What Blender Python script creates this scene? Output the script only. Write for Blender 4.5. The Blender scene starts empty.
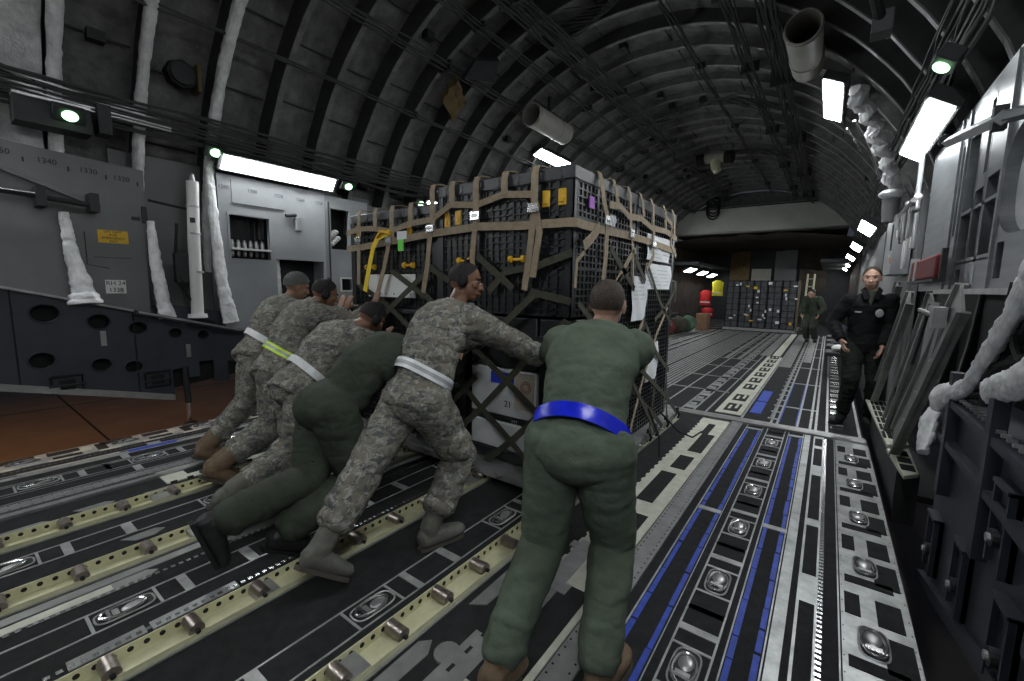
import bpy, bmesh, math, random
from mathutils import Vector, Matrix, noise
random.seed(7)
V = Vector; PI = math.pi
S = bpy.context.scene
C = S.collection
# ---------------------------------------------------------------- camera, world, exposure
cd = bpy.data.cameras.new('camera'); cd.lens = 15.117; cd.sensor_width = 36; cd.clip_start = .05; cd.clip_end = 200
cam = bpy.data.objects.new('camera', cd); C.objects.link(cam)
F_ = 430.; vpx, vpy = 830-512, -(292-340.5)
Yc = V((vpx, vpy, -F_)).normalized()
xl = -(F_*F_ + vpy*(-(278-340.5)))/vpx
Xc = -V((xl, -(278-340.5), -F_)).normalized()
Zc = Xc.cross(Yc).normalized(); Xc = Yc.cross(Zc)
cam.matrix_world = Matrix.Translation((0, 0, 1.5)) @ Matrix((Xc, Yc, Zc)).to_4x4()
S.camera = cam
w = bpy.data.worlds.new('night'); S.world = w; w.use_nodes = True
w.node_tree.nodes['Background'].inputs[0].default_value = (.35, .4, .5, 1)
w.node_tree.nodes['Background'].inputs[1].default_value = .05
S.view_settings.view_transform = 'Standard'; S.view_settings.look = 'None'
S.view_settings.gamma = 1; S.view_settings.use_curve_mapping = False
S.view_settings.exposure = 0.85
S.cycles.use_denoising = True; S.cycles.max_bounces = 6; S.cycles.sample_clamp_indirect = 4
LAMP = 24.0          # strength of the fluorescent diffusers
XC, ZC, RF = -2.47, 1.5, 3.45      # fuselage axis and inner radius
def rskin(y): u = min(1, max(0, (y-5.2)/1.6)); return 3.73-.17*u
def outside_light(n, loc, rot, size, e, col):
    l = bpy.data.lights.new(n, 'AREA'); l.shape = 'RECTANGLE'; l.size, l.size_y = size; l.energy = e; l.color = col
    o = bpy.data.objects.new(n, l); C.objects.link(o); o.location = loc; o.rotation_euler = rot; return o
outside_light('sodium_floodlight', (-12, -5.5, 3.2), (math.radians(62), 0, math.radians(-58)), (1.2, 1.2), 260, (1, .42, .1))
outside_light('apron_floodlight', (-7, -4, 5.5), (math.radians(25), 0, math.radians(-20)), (1.5, 1.5), 0, (1, .42, .1))

# ---------------------------------------------------------------- materials
MATS = {}
def mat(name, col, rough=.6, metal=0, var=.15, vs=6, bump=0, bs=40, emit=None, dirt=0, stretch=(1, 1, 1), col2=None, spec=None):
    if name in MATS: return MATS[name]
    m = bpy.data.materials.new(name); m.use_nodes = True; n = m.node_tree.nodes; l = m.node_tree.links
    b = n['Principled BSDF']; b.inputs['Roughness'].default_value = rough; b.inputs['Metallic'].default_value = metal
    if spec is not None: b.inputs['Specular IOR Level'].default_value = spec
    tc = n.new('ShaderNodeTexCoord'); mp = n.new('ShaderNodeMapping'); mp.inputs['Scale'].default_value = stretch
    l.new(tc.outputs['Object'], mp.inputs[0])
    if emit is not None:
        b.inputs['Base Color'].default_value = (*col, 1)
        b.inputs['Emission Color'].default_value = (*emit[0], 1); b.inputs['Emission Strength'].default_value = emit[1]
    else:
        nz = n.new('ShaderNodeTexNoise'); nz.inputs['Scale'].default_value = vs; nz.inputs['Detail'].default_value = 6; nz.inputs['Roughness'].default_value = .65
        l.new(mp.outputs[0], nz.inputs['Vector'])
        cr = n.new('ShaderNodeValToRGB'); cr.color_ramp.elements[0].position = .3; cr.color_ramp.elements[1].position = .7
        c2 = col2 or tuple(min(1, c*(1+var)) for c in col)
        c1 = tuple(c*(1-var) for c in col)
        cr.color_ramp.elements[0].color = (*c1, 1); cr.color_ramp.elements[1].color = (*c2, 1)
        l.new(nz.outputs['Fac'], cr.inputs[0]); l.new(cr.outputs[0], b.inputs['Base Color'])
    if bump:
        nb = n.new('ShaderNodeTexNoise'); nb.inputs['Scale'].default_value = bs; nb.inputs['Detail'].default_value = 4
        l.new(mp.outputs[0], nb.inputs['Vector'])
        bp = n.new('ShaderNodeBump'); bp.inputs['Strength'].default_value = bump; bp.inputs['Distance'].default_value = .01
        l.new(nb.outputs['Fac'], bp.inputs['Height']); l.new(bp.outputs[0], b.inputs['Normal'])
    MATS[name] = m; return m
def camo(name, cols, sc=7.):
    m = bpy.data.materials.new(name); m.use_nodes = True; n = m.node_tree.nodes; l = m.node_tree.links
    b = n['Principled BSDF']; b.inputs['Roughness'].default_value = .9; b.inputs['Specular IOR Level'].default_value = .15
    tc = n.new('ShaderNodeTexCoord')
    prev = None
    for k, c in enumerate(cols):
        mp = n.new('ShaderNodeMapping'); mp.inputs['Location'].default_value = (k*3.7, k*1.3, k*5.1)
        mp.inputs['Rotation'].default_value = (.5*k+.5, .3, .25*k); mp.inputs['Scale'].default_value = (sc*1.1, sc*1.1, sc*2.4) if k % 2 else (sc*1.8, sc*1.4, sc)
        l.new(tc.outputs['Object'], mp.inputs[0])
        nz = n.new('ShaderNodeTexNoise'); nz.inputs['Scale'].default_value = 1.3; nz.inputs['Detail'].default_value = 5; nz.inputs['Roughness'].default_value = .62; nz.inputs['Distortion'].default_value = .8
        l.new(mp.outputs[0], nz.inputs['Vector'])
        if prev is None:
            rgb = n.new('ShaderNodeRGB'); rgb.outputs[0].default_value = (*c, 1); prev = rgb.outputs[0]; continue
        cr = n.new('ShaderNodeValToRGB'); cr.color_ramp.elements[0].position = .52; cr.color_ramp.elements[1].position = .545
        mx = n.new('ShaderNodeMix'); mx.data_type = 'RGBA'
        l.new(nz.outputs['Fac'], cr.inputs[0]); l.new(cr.outputs[0], mx.inputs[0])
        l.new(prev, mx.inputs[6]); mx.inputs[7].default_value = (*c, 1); prev = mx.outputs[2]
    l.new(prev, b.inputs['Base Color'])
    nb = n.new('ShaderNodeTexNoise'); nb.inputs['Scale'].default_value = 22; nb.inputs['Detail'].default_value = 5
    l.new(tc.outputs['Object'], nb.inputs['Vector'])
    bp = n.new('ShaderNodeBump'); bp.inputs['Strength'].default_value = .5; bp.inputs['Distance'].default_value = .012
    l.new(nb.outputs['Fac'], bp.inputs['Height']); l.new(bp.outputs[0], b.inputs['Normal'])
    MATS[name] = m; return m
M_grip = mat('grip', (.020, .020, .021), .9, 0, .35, 14, .5, 260, spec=.25)
M_silver = mat('deck_metal', (.40, .41, .40), .40, .35, .35, 9, .1, 60)
M_deckdull = mat('deck_dull', (.27, .275, .265), .42, .35, .3, 5, .1, 60)
M_cream = mat('cream_primer', (.56, .555, .47), .5, .1, .18, 8, .08, 50)
M_blue = mat('blue_marking', (.03, .07, .42), .6, 0, .3, 18)
M_yelprim = mat('yellow_primer', (.60, .58, .38), .45, .1, .15, 10)
M_chrome = mat('bright_steel', (.62, .62, .62), .25, .95, .15, 20)
M_steel = mat('roller_steel', (.36, .31, .28), .35, .85, .3, 30)
M_hole = mat('dark_hole', (.01, .01, .01), .9, 0, .1)
M_skin_f = mat('insulation_blanket', (.175, .175, .17), .5, .2, .45, 7, .8, 11)
M_ribshade = mat('frame_web_shade', (.055, .055, .055), .6, .1, .3, 8)  # dark tone paints in the shade on the deep webs of the near frames
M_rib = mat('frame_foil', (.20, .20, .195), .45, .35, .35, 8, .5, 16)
M_foil = mat('white_foil', (.80, .80, .81), .40, .2, .25, 9, 1., 26)
M_panel = mat('grey_panel', (.15, .155, .155), .55, .2, .1, 3, .03, 40)
M_lpanel = mat('light_grey_panel', (.33, .34, .35), .5, .15, .08, 3, .03, 40)
M_navy = mat('sill_paint', (.038, .043, .055), .5, .1, .25, 3, .1, 30)
M_brush = mat('brushed_panel', (.20, .21, .22), .38, .5, .2, 4, .05, 50, stretch=(1, .3, 4))
M_dark = mat('dark_equipment', (.02, .021, .023), .6, .1, .3, 6)
M_black = mat('black_rubber', (.012, .012, .013), .7, 0, .3, 8, spec=.3)
M_cable = mat('dark_cable', (.03, .03, .03), .6, .1, .3, 6)
M_alu = mat('aluminium', (.42, .42, .42), .38, .7, .2, 10, .1, 40)
M_white = mat('white_paint', (.72, .72, .70), .5, 0, .06, 5)
M_duct = mat('duct_cream', (.34, .33, .29), .55, 0, .1, 5)
M_frame = mat('bare_frame', (.24, .245, .235), .45, .35, .3, 6, .08, 40)
M_lamp = mat('lamp_white', (.9, .9, .9), .5, emit=((.93, .98, 1.0), LAMP))
M_lampfar = mat('lamp_far', (.9, .9, .9), .5, emit=((.93, .98, 1.0), 7))
M_green = mat('lamp_green', (.5, 1, .5), .4, emit=((.45, 1, .5), 2.2))
M_box = mat('black_crate_plastic', (.014, .015, .0165), .42, 0, .2, 10, spec=.5)
M_lid = mat('grey_crate_lid', (.036, .038, .042), .42, 0, .25, 10, .1, 50)
M_yel = mat('yellow_plastic', (.72, .42, .02), .5, 0, .1, 8)
M_ystrap = mat('yellow_webbing', (.85, .62, .03), .7, 0, .1, 12)
M_tan = mat('tan_webbing', (.30, .235, .16), .8, 0, .25, 25, .3, 200)
M_olive = mat('olive_webbing', (.055, .052, .036), .85, 0, .3, 25, .3, 200)
M_paper = mat('paper', (.75, .76, .78), .7, 0, .04, 3, .2, 12)
M_whitebox = mat('white_carton', (.66, .67, .68), .6, 0, .08, 4)
M_grn = mat('green_label', (.2, .8, .12), .6, 0, .05)
M_placard = mat('yellow_placard', (.75, .45, .02), .5, 0, .05)
M_ink = mat('ink', (.02, .02, .02), .7, 0, .05)
M_red = mat('red_cloth', (.16, .012, .016), .7, 0, .3, 9, .4, 30)
M_brown = mat('brown_insulation', (.05, .037, .028), .8, 0, .6, 3, .6, 8)
M_tarmac = mat('apron_concrete', (.18, .16, .15), .9, 0, .15, 1.2, .2, 30)
M_bag = mat('grey_bundle', (.075, .078, .085), .75, 0, .5, 7, .4, 20)
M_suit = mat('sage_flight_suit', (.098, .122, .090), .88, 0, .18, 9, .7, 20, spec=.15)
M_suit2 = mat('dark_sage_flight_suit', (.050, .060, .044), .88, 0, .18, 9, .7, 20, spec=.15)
M_jack = mat('black_flight_jacket', (.006, .006, .007), .75, 0, .3, 9, .7, 18, spec=.2)
M_trou = mat('dark_green_trousers', (.018, .022, .018), .9, 0, .3, 9, .6, 20, spec=.1)
M_camo = camo('tiger_camouflage', [(.24, .233, .20), (.15, .157, .138), (.31, .302, .268), (.10, .105, .103), (.18, .162, .132)], 11.)
M_skinA = mat('skin_tan', (.34, .19, .12), .5, 0, .1, 12)
M_skinB = mat('skin_fair', (.50, .30, .22), .5, 0, .1, 12)
M_skinC = mat('skin_brown', (.20, .10, .06), .5, 0, .1, 12)
M_hairD = mat('dark_hair', (.016, .012, .011), .75, 0, .4, 60, .6, 220)
M_hairB = mat('brown_hair', (.05, .035, .025), .75, 0, .4, 60, .6, 220)
M_beanie = mat('sage_knit', (.12, .13, .12), .95, 0, .2, 40, .8, 120)
M_boottan = mat('tan_suede', (.15, .10, .06), .85, 0, .2, 14, .3, 40)
M_bootsage = mat('sage_suede', (.12, .118, .10), .85, 0, .2, 14, .3, 40)
M_bootblk = mat('black_boot', (.012, .012, .013), .55, 0, .3, 14, .2, 40)
M_bblue = mat('blue_reflective', (.008, .02, .62), .22, 0, .3, 14, .3, 30, spec=.8)
M_bwhite = mat('white_reflective', (.72, .73, .74), .35, .1, .12, 20, .2, 40)
M_bgrey = mat('grey_reflective', (.38, .39, .40), .35, .2, .12, 20)
M_blime = mat('lime_reflective', (.62, .9, .05), .45, 0, .1, 20)
M_eye = mat('eye', (.22, .19, .17), .2, 0, .02)
M_lip = mat('lips', (.30, .12, .10), .5, 0, .1)
M_yhose = mat('yellow_brown_cloth', (.13, .088, .035), .8, 0, .3, 6, .4, 16)
# ---------------------------------------------------------------- mesh helpers
class MB:
    def __init__(s): s.v = []; s.f = []; s.m = []; s.mats = []
    def mi(s, m):
        if m not in s.mats: s.mats.append(m)
        return s.mats.index(m)
    def add(s, vs, fs, m):
        o = len(s.v); i = s.mi(m); s.v += [V(v) for v in vs]; s.f += [tuple(o+k for k in f) for f in fs]; s.m += [i]*len(fs); return s
    def box(s, x0, x1, y0, y1, z0, z1, m, mt=None):
        vs = [(x, y, z) for x in (x0, x1) for y in (y0, y1) for z in (z0, z1)]
        if mt: vs = [mt @ V(v) for v in vs]
        return s.add(vs, [(0, 1, 3, 2), (4, 6, 7, 5), (0, 4, 5, 1), (2, 3, 7, 6), (0, 2, 6, 4), (1, 5, 7, 3)], m)
    def loft(s, pts, rad, m, side=None, n=12, cap=True, flat=False):
        pts = [V(p) for p in pts]; rings = []
        prev = None
        for i, p in enumerate(pts):
            t = (pts[min(i+1, len(pts)-1)] - pts[max(i-1, 0)]).normalized()
            if side is not None: a = V(side)
            elif prev is not None: a = prev
            else: a = V((0, 0, 1)) if abs(t.z) < .8 else V((1, 0, 0))
            a = (a - t*a.dot(t)).normalized(); prev = a; b = t.cross(a)
            r = rad[i] if isinstance(rad, (list, tuple)) else rad
            ra, rb = r if isinstance(r, (list, tuple)) else (r, r)
            rings.append([p + a*math.cos(2*PI*k/n)*ra + b*math.sin(2*PI*k/n)*rb for k in range(n)])
        vs = [v for r in rings for v in r]; fs = []
        for i in range(len(rings)-1):
            for k in range(n):
                k2 = (k+1) % n; fs.append((i*n+k, i*n+k2, (i+1)*n+k2, (i+1)*n+k))
        if cap:
            fs.append(tuple(range(n-1, -1, -1))); fs.append(tuple((len(rings)-1)*n+k for k in range(n)))
        return s.add(vs, fs, m)
    def tube(s, pts, r, m, n=8): return s.loft(pts, r, m, n=n)
    def capsule(s, p, q, r0, r1, m, n=14, side=None, k=1.):
        p, q = V(p), V(q); t = (q-p).normalized(); L = (q-p).length
        pts = []; rr = []
        for a in (0.05, .5, .85): pts.append(p - t*r0*math.cos(a*PI/2)*k); rr.append(r0*math.sin(a*PI/2))
        for j in range(5): u = j/4; pts.append(p.lerp(q, u)); rr.append(r0+(r1-r0)*u)
        for a in (.85, .5, 0.05): pts.append(q + t*r1*math.cos(a*PI/2)*k); rr.append(r1*math.sin(a*PI/2))
        return s.loft(pts, rr, m, n=n, side=side)
    def ell(s, c, ax, m, nu=16, nv=10):      # ax: three radius vectors
        c = V(c); vs = []; fs = []
        for j in range(1, nv):
            th = PI*j/nv
            for k in range(nu):
                ph = 2*PI*k/nu
                vs.append(c + ax[0]*math.sin(th)*math.cos(ph) + ax[1]*math.sin(th)*math.sin(ph) + ax[2]*math.cos(th))
        t = len(vs); vs.append(c+ax[2]); vs.append(c-ax[2])
        for j in range(nv-2):
            for k in range(nu):
                k2 = (k+1) % nu; fs.append((j*nu+k, (j+1)*nu+k, (j+1)*nu+k2, j*nu+k2))
        for k in range(nu):
            k2 = (k+1) % nu; fs.append((t, k, k2)); fs.append((t+1, (nv-2)*nu+k2, (nv-2)*nu+k))
        return s.add(vs, fs, m)
    def prism(s, poly, ax, a0, a1, m):       # poly in the plane normal to axis ax ('x','y','z')
        def mk(p, a): return {'x': (a, p[0], p[1]), 'y': (p[0], a, p[1]), 'z': (p[0], p[1], a)}[ax]
        n = len(poly); vs = [mk(p, a0) for p in poly]+[mk(p, a1) for p in poly]
        fs = [tuple(range(n)), tuple(range(2*n-1, n-1, -1))]+[(i, i+n, (i+1) % n+n, (i+1) % n) for i in range(n)]
        return s.add(vs, fs, m)
    def ribbon(s, pts, wdt, th, nrm, m):     # flat strap along pts, nrm = outward normal(s)
        pts = [V(p) for p in pts]; vs = []; fs = []
        for i, p in enumerate(pts):
            t = (pts[min(i+1, len(pts)-1)] - pts[max(i-1, 0)]).normalized()
            nn = V(nrm[i]) if isinstance(nrm, list) else V(nrm)
            nn = (nn - t*nn.dot(t)).normalized(); b = t.cross(nn)
            vs += [p+b*wdt/2, p+b*wdt/2+nn*th, p-b*wdt/2+nn*th, p-b*wdt/2]
        for i in range(len(pts)-1):
            for k in range(4): k2 = (k+1) % 4; fs.append((i*4+k, i*4+k2, i*4+4+k2, i*4+4+k))
        fs += [(3, 2, 1, 0), tuple(len(vs)-4+k for k in range(4))]
        return s.add(vs, fs, m)
    def mesh(s, name, org=V((0, 0, 0))):
        me = bpy.data.meshes.new(name); me.from_pydata([v-org for v in s.v], [], s.f)
        for mm in s.mats: me.materials.append(mm)
        me.polygons.foreach_set('material_index', s.m)
        bm = bmesh.new(); bm.from_mesh(me); bmesh.ops.recalc_face_normals(bm, faces=bm.faces); bm.to_mesh(me); bm.free()
        return me
    def build(s, name, parent=None, org=None, smooth=True, loc=True, bevel=0):
        if org is None:
            if parent is not None: org = V(parent['_o']) if '_o' in parent else V((0, 0, 0))
            else: org = V((0, 0, 0))
        me = s.mesh(name, org)
        if smooth:
            me.shade_smooth(); me.set_sharp_from_angle(angle=math.radians(38))
        o = bpy.data.objects.new(name, me); C.objects.link(o)
        if parent is not None: o.parent = parent
        else: o.location = org
        if bevel:
            b = o.modifiers.new('bevel', 'BEVEL'); b.width = bevel; b.segments = 2; b.limit_method = 'ANGLE'
        return o
ROOTS = []
def empty(name, loc):
    o = bpy.data.objects.new(name, None); o.empty_display_size = .1; C.objects.link(o); o.location = loc; o['_o'] = tuple(loc); ROOTS.append(o); return o
def tag(o, label, cat, group=None):
    o['label'] = label; o['category'] = cat
    if group: o['group'] = group
    return o
def thing(name, label, cat, loc=(0, 0, 0), group=None): return tag(empty(name, loc), label, cat, group)
def struct(o): o['kind'] = 'structure'; return o
def dup(root, off, label=None):
    r = root.copy(); C.objects.link(r); r.location = root.location + V(off)
    if '_o' in r: ROOTS.append(r)
    if label: r['label'] = label
    for ch in root.children:
        c = ch.copy(); C.objects.link(c); c.parent = r
        for g in ch.children:
            d = g.copy(); C.objects.link(d); d.parent = c
    return r
def text(s, name, body, size, loc, rot, m, parent=None, ext=.001):
    cu = bpy.data.curves.new(name, 'FONT'); cu.body = body; cu.size = size; cu.extrude = ext; cu.align_x = 'CENTER'; cu.align_y = 'CENTER'
    t = bpy.data.objects.new(name+'_tmp', cu); C.objects.link(t); t.location = loc; t.rotation_euler = rot
    bpy.context.view_layer.update(); dg = bpy.context.evaluated_depsgraph_get()
    me = bpy.data.meshes.new_from_object(t.evaluated_get(dg)); mw = t.matrix_world.copy()
    if s is not None: s.add([mw @ v.co for v in me.vertices], [tuple(p.vertices) for p in me.polygons], m)
    bpy.data.objects.remove(t); bpy.data.meshes.remove(me)
ROTL = (math.radians(90), 0, math.radians(90))     # text on the left wall, facing +x
ROTF = (math.radians(90), 0, 0)                    # text facing -y
ROTR = (math.radians(90), 0, math.radians(-90))    # facing -x

# ================================================================ GROUND AND FLOOR
g = MB(); g.box(-34, 14, -12, 34, -1.9, -1.8, M_tarmac)
for k in range(-2, 6): g.box(-34, -5.6, -8+k*5, -7.96+k*5, -1.8, -1.797, M_hole)
for k in range(5): g.box(-31+k*5, -30.96+k*5, -12, 34, -1.8, -1.797, M_hole)
gr = g.build('ground', smooth=False); struct(gr)
fl = empty('floor', (XC, 0, 0)); struct(fl)
b = MB(); b.box(-5.36, .43, -2.2, 5.40, -.12, 0, M_grip); b.box(-5.36, .41, 5.56, 25.2, -.14, 0, M_grip)
b.build('grip_surface', fl, smooth=False)
met = MB(); cre = MB(); tile = MB(); blu = MB(); per = MB()
Y0, Y1 = -1.6, 5.38
def strip(mb, x0, x1, y0, y1, z0, z1, m, mirror=True):
    mb.box(x0, x1, y0, y1, z0, z1, m)
    if mirror: mb.box(2*XC-x1, 2*XC-x0, y0, y1, z0, z1, m)
# edge plate with rings and dark tiles
strip(met, .17, .43, Y0, Y1, 0, .003, M_silver)
for k in range(-6, 6):
    y = 2.28+.64*k
    for (a, b_, c, d) in ((.185, .245, .16, .34), (.305, .40, .14, .34), (.315, .415, -.16, .07), (.19, .385, -.20, -.13)):
        if y+d < Y1-.03: strip(tile, a, b_, y+c, y+d, .001, .006, M_grip)
        # small rivets
    for j in range(6): strip(per, .174, .178, y-.25+j*.1, y-.244+j*.1, .003, .0045, M_hole)
    for j in range(6): strip(per, .418, .422, y-.25+j*.1, y-.244+j*.1, .003, .0045, M_hole)
strip(met, .158, .164, Y0, Y1, 0, .003, M_silver)
# zipper racks
def zipper(x, y0=Y0, y1=Y1, mirror=False):
    n = int((y1-y0)/.034)
    for j in range(n): strip(per, x-.011, x+.011, y0+j*.034, y0+j*.034+.019, 0, .007, M_chrome, mirror)
zipper(.088, mirror=True); zipper(XC+.21, mirror=True); 
strip(met, -.006, .078, Y0, Y1, 0, .003, M_silver)
for k, (a, c) in enumerate(((-1.4, -.2), (-.1, 1.1), (1.2, 2.4), (2.66, 3.25), (3.36, 4.2), (4.46, 4.95), (5.05, 5.3))): strip(tile, .006, .068, a, c, .001, .006, M_grip)
strip(met, -.085, -.035, Y0, Y1, 0, .003, M_silver)
for x in (-.115, -.205, -.485, -.595):
    y = Y0
    while y < 5.1:
        L = random.uniform(.12, .3); strip(blu, x-.011+random.uniform(-.003, .003), x+.011, y, min(y+L, 5.2), 0, .004, M_blue, False); y += L+random.uniform(.004, .02)
strip(met, -.228, -.222, Y0, Y1, 0, .003, M_silver); strip(met, -.098, -.092, Y0, Y1, 0, .003, M_silver)
strip(met, -.466, -.462, Y0, Y1, 0, .003, M_silver); strip(met, -.622, -.614, Y0, Y1, 0, .003, M_silver)
for y in (.9, 3.07, 5.25):
    strip(met, -.22, -.09, y-.02, y+.03, 0, .0045, M_silver); strip(met, -.61, -.47, y-.02, y+.03, 0, .0045, M_silver)
RINGS = []
def track(xc, hw, y0, y1, ph, pitch, mirror=True, ring=True, tl=.255, col=M_silver):
    strip(met, xc-hw, xc-hw+.008, y0, y1, 0, .004, col, mirror); strip(met, xc+hw-.008, xc+hw, y0, y1, 0, .004, col, mirror)
    y = ph-pitch*math.ceil((ph-y0)/pitch)
    while y < y1:
        # cross bars between tiles
        for c in (-.125, .32-.02-.0, .125-.012):
            for w_ in ((c, c+.012),) if c != .3 else ((.19+.02-.0, .25),):
                if y0 < y+w_[0] and y+w_[1] < y1: strip(met, xc-hw, xc+hw, y+w_[0], y+w_[1], 0, .0035, col, mirror)
        if ring and y0+.1 < y < y1-.12:
            RINGS.append((xc, y));
            if mirror: RINGS.append((2*XC-xc, y))
        y += pitch
for k in range(-6, 6):
    for r in (.28,):
        y = 2.28+.64*k
        if Y0+.1 < y < 5.2: RINGS.append((r, y)); RINGS.append((2*XC-r, y))
track(-.34, .085, Y0, Y1, 1.66, .64)
for k in range(-5, 6):      # light plate round the tiles of the blue-lined track
    y = 1.66+.64*k
    for c in (.235, .255): strip(met, -.425, -.255, y+.365, y+.395, 0, .0035, M_silver)
track(-1.605, .085, Y0, Y1, 1.12, 1.0)
track(XC-.02, .085, Y0, Y1, .42, 1.05, mirror=False)
for k in range(-2, 5):
    strip(met, -1.69, -1.52, 1.12+k*1.0+.5-.03, 1.12+k+.5+.02, 0, .0038, M_silver); 
    strip(met, XC-.105, XC+.065, .42+k*1.05+.5, .42+k*1.05+.55, 0, .0038, M_silver, False)
# perforated rail and cream plate
strip(met, -.78, -.67, Y0, Y1, 0, .012, M_alu)
n = int((Y1-Y0)/.05)
for j in range(n):
    for x in (-.765, -.69): strip(per, x-.004, x+.004, Y0+j*.05, Y0+j*.05+.008, .012, .0135, M_hole)
strip(cre, -1.08, -.79, .95, Y1-.06, 0, .008, M_cream)
for (x0, x1, a, c) in ((-.94, -.84, 2.0, 2.7), (-1.0, -.88, 2.9, 3.5), (-.97, -.85, 3.62, 3.95), (-.95, -.83, 4.1, 4.7), (-.97, -.9, 4.7, 5.1), (-1.0, -.82, 1.1, 1.8)):
    strip(tile, x0, x1, a, c, .001, .011, M_grip)
for j in range(40): strip(per, -1.085, -1.068, .97+j*.105, .97+j*.105+.04, 0, .0125, M_hole)
# bracket end in the foreground
cre.prism([(-1.14+.055*math.cos(a*PI/8), 1.14+.055*math.sin(a*PI/8)) for a in range(16)], 'z', 0, .010, M_deckdull)
cre.box(-1.12, -1.0, .8, 1.3, 0, .012, M_deckdull); cre.box(-1.06, -.96, 1.5, 2.2, .0, .014, M_alu); cre.box(-1.1, -.92, 1.72, 1.8, .0, .015, M_alu); cre.box(-1.1, -.92, 2.1, 2.16, 0, .015, M_alu)
# dull wear plates on the left half
for (x, a, L) in ((-3.80, .1, .25), (-3.83, .45, .2), (-3.78, .8, .22), (-3.17, .55, .2), (-1.22, 1.4, .5), (-1.24, .7, .45), (-2.72, .1, .5), (-2.72, .9, .4), (-1.9, 3.4, .5)):
    cre.prism([(x-.035, a), (x+.035, a+.05), (x+.04, a+L-.06), (x+.0, a+L), (x-.04, a+L-.04)], 'z', 0, .004, M_deckdull)
strip(met, -2.83, -2.77, Y0, Y1, 0, .004, M_deckdull, False); strip(met, -2.22, -2.18, Y0, Y1, 0, .005, M_deckdull, False)
cre.box(-2.75, -2.70, -.1, .42, 0, .005, M_cream); cre.box(-2.30, -2.24, .2, .44, 0, .006, M_deckdull); cre.box(-2.30, -2.24, .46, .8, 0, .006, M_alu)
strip(met, -4.10, -4.04, Y0, Y1, 0, .02, M_alu, False)
for (x, a, c) in ((-5.0, -.6, .1), (-4.95, .3, .9), (-4.98, 1.2, 1.9), (-5.05, 2.2, 3.2)): met.box(x-.02, x+.03, a, c, 0, .0045, M_cream)
blu.box(-4.93, -4.86, .95, 1.3, 0, .004, M_blue)
for j in range(14): met.box(-5.33, -5.2, -.9+j*.31, -.78+j*.31, 0, .0035, M_cream); met.box(-5.14, -5.09, -.75+j*.31, -.6+j*.31, 0, .0035, M_cream)
# hinge
hb = MB(); hb.box(-5.36, .42, 5.38, 5.47, -.05, .022, M_deckdull); hb.box(-5.36, .42, 5.48, 5.57, -.05, .018, M_deckdull); hb.tube([(-5.36, 5.475, .012), (.42, 5.475, .012)], .018, M_alu)
hb.build('hinge_plate', fl)
# forward deck
YA, YB = 5.6, 18.0
strip(cre, -1.03, -.74, 5.72, 11.4, 0, .006, M_cream)
y = 5.85
while y < 11.2:
    strip(tile, -.965, -.80, y, y+.42, .001, .009, M_grip); strip(cre, -.93, -.90, y+.1, y+.3, .001, .0105, M_cream); strip(cre, -.86, -.83, y+.16, y+.4, .001, .0105, M_cream); y += .62+.25*(y > 6.3 and y < 6.8)
for x in (-.72, -.42, -.36, -.17, -.05, .0, .1, .38): strip(met, x-.012, x+.012, YA, YB, 0, .004, M_silver)
for k in range(34):
    yy = 5.8+k*.36; strip(met, -.47, -.36, yy, yy+.06, 0, .004, M_silver); strip(met, -.45, -.43, yy, yy+.36, 0, .004, M_deckdull)
    strip(met, .13, .25, yy, yy+.09, 0, .006, M_chrome); strip(met, .13, .25, yy+.16, yy+.22, 0, .005, M_silver)
    if k % 5 == 2: strip(met, -.36, .0, yy, yy+.05, 0, .0045, M_silver)
for a, c in ((5.95, 6.6), (6.66, 7.4)): blu.box(-.68, -.56, a, c, 0, .005, M_blue)
for x in (-.345, -.185): blu.box(x-.006, x+.006, 5.7, 8.4, 0, .005, M_blue)
for x in (-1.12, -1.26, -1.40, -1.66): strip(met, x-.01, x+.01, YA, YB, 0, .004, M_silver)
for k in range(30):
    yy = 5.7+k*.40; strip(met, -1.40, -1.26, yy, yy+.17, 0, .004, M_deckdull if k % 2 else M_silver)
    strip(met, -1.38, -1.3, yy+.2, yy+.3, 0, .004, M_silver)
for k in range(14): strip(met, -2.0, -1.08, 6.9+k*1.2, 6.96+k*1.2, 0, .004, M_deckdull)
for x in [-1.9-.065*i for i in range(9)]: strip(met, x-.016, x+.016, 6.5, YB, 0, .006, M_deckdull)
for x in (-1.5, -1.75): strip(met, x-.04, x+.04, 10.5, YB, 0, .005, M_deckdull)
strip(met, -1.2, -1.0, 11.5, YB, 0, .005, M_deckdull); strip(met, -.96, -.8, 11.6, YB, 0, .005, M_cream); strip(met, -.7, -.5, 10, YB, 0, .005, M_deckdull); strip(met, -.34, -.2, 11, YB, 0, .005, M_deckdull)
met.build('metal_strips', fl, smooth=False); cre.build('cream_plates', fl, smooth=False); tile.build('grip_tiles', fl, smooth=False)
blu.build('blue_markings', fl, smooth=False); per.build('perforated_edges', fl, smooth=False)
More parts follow.
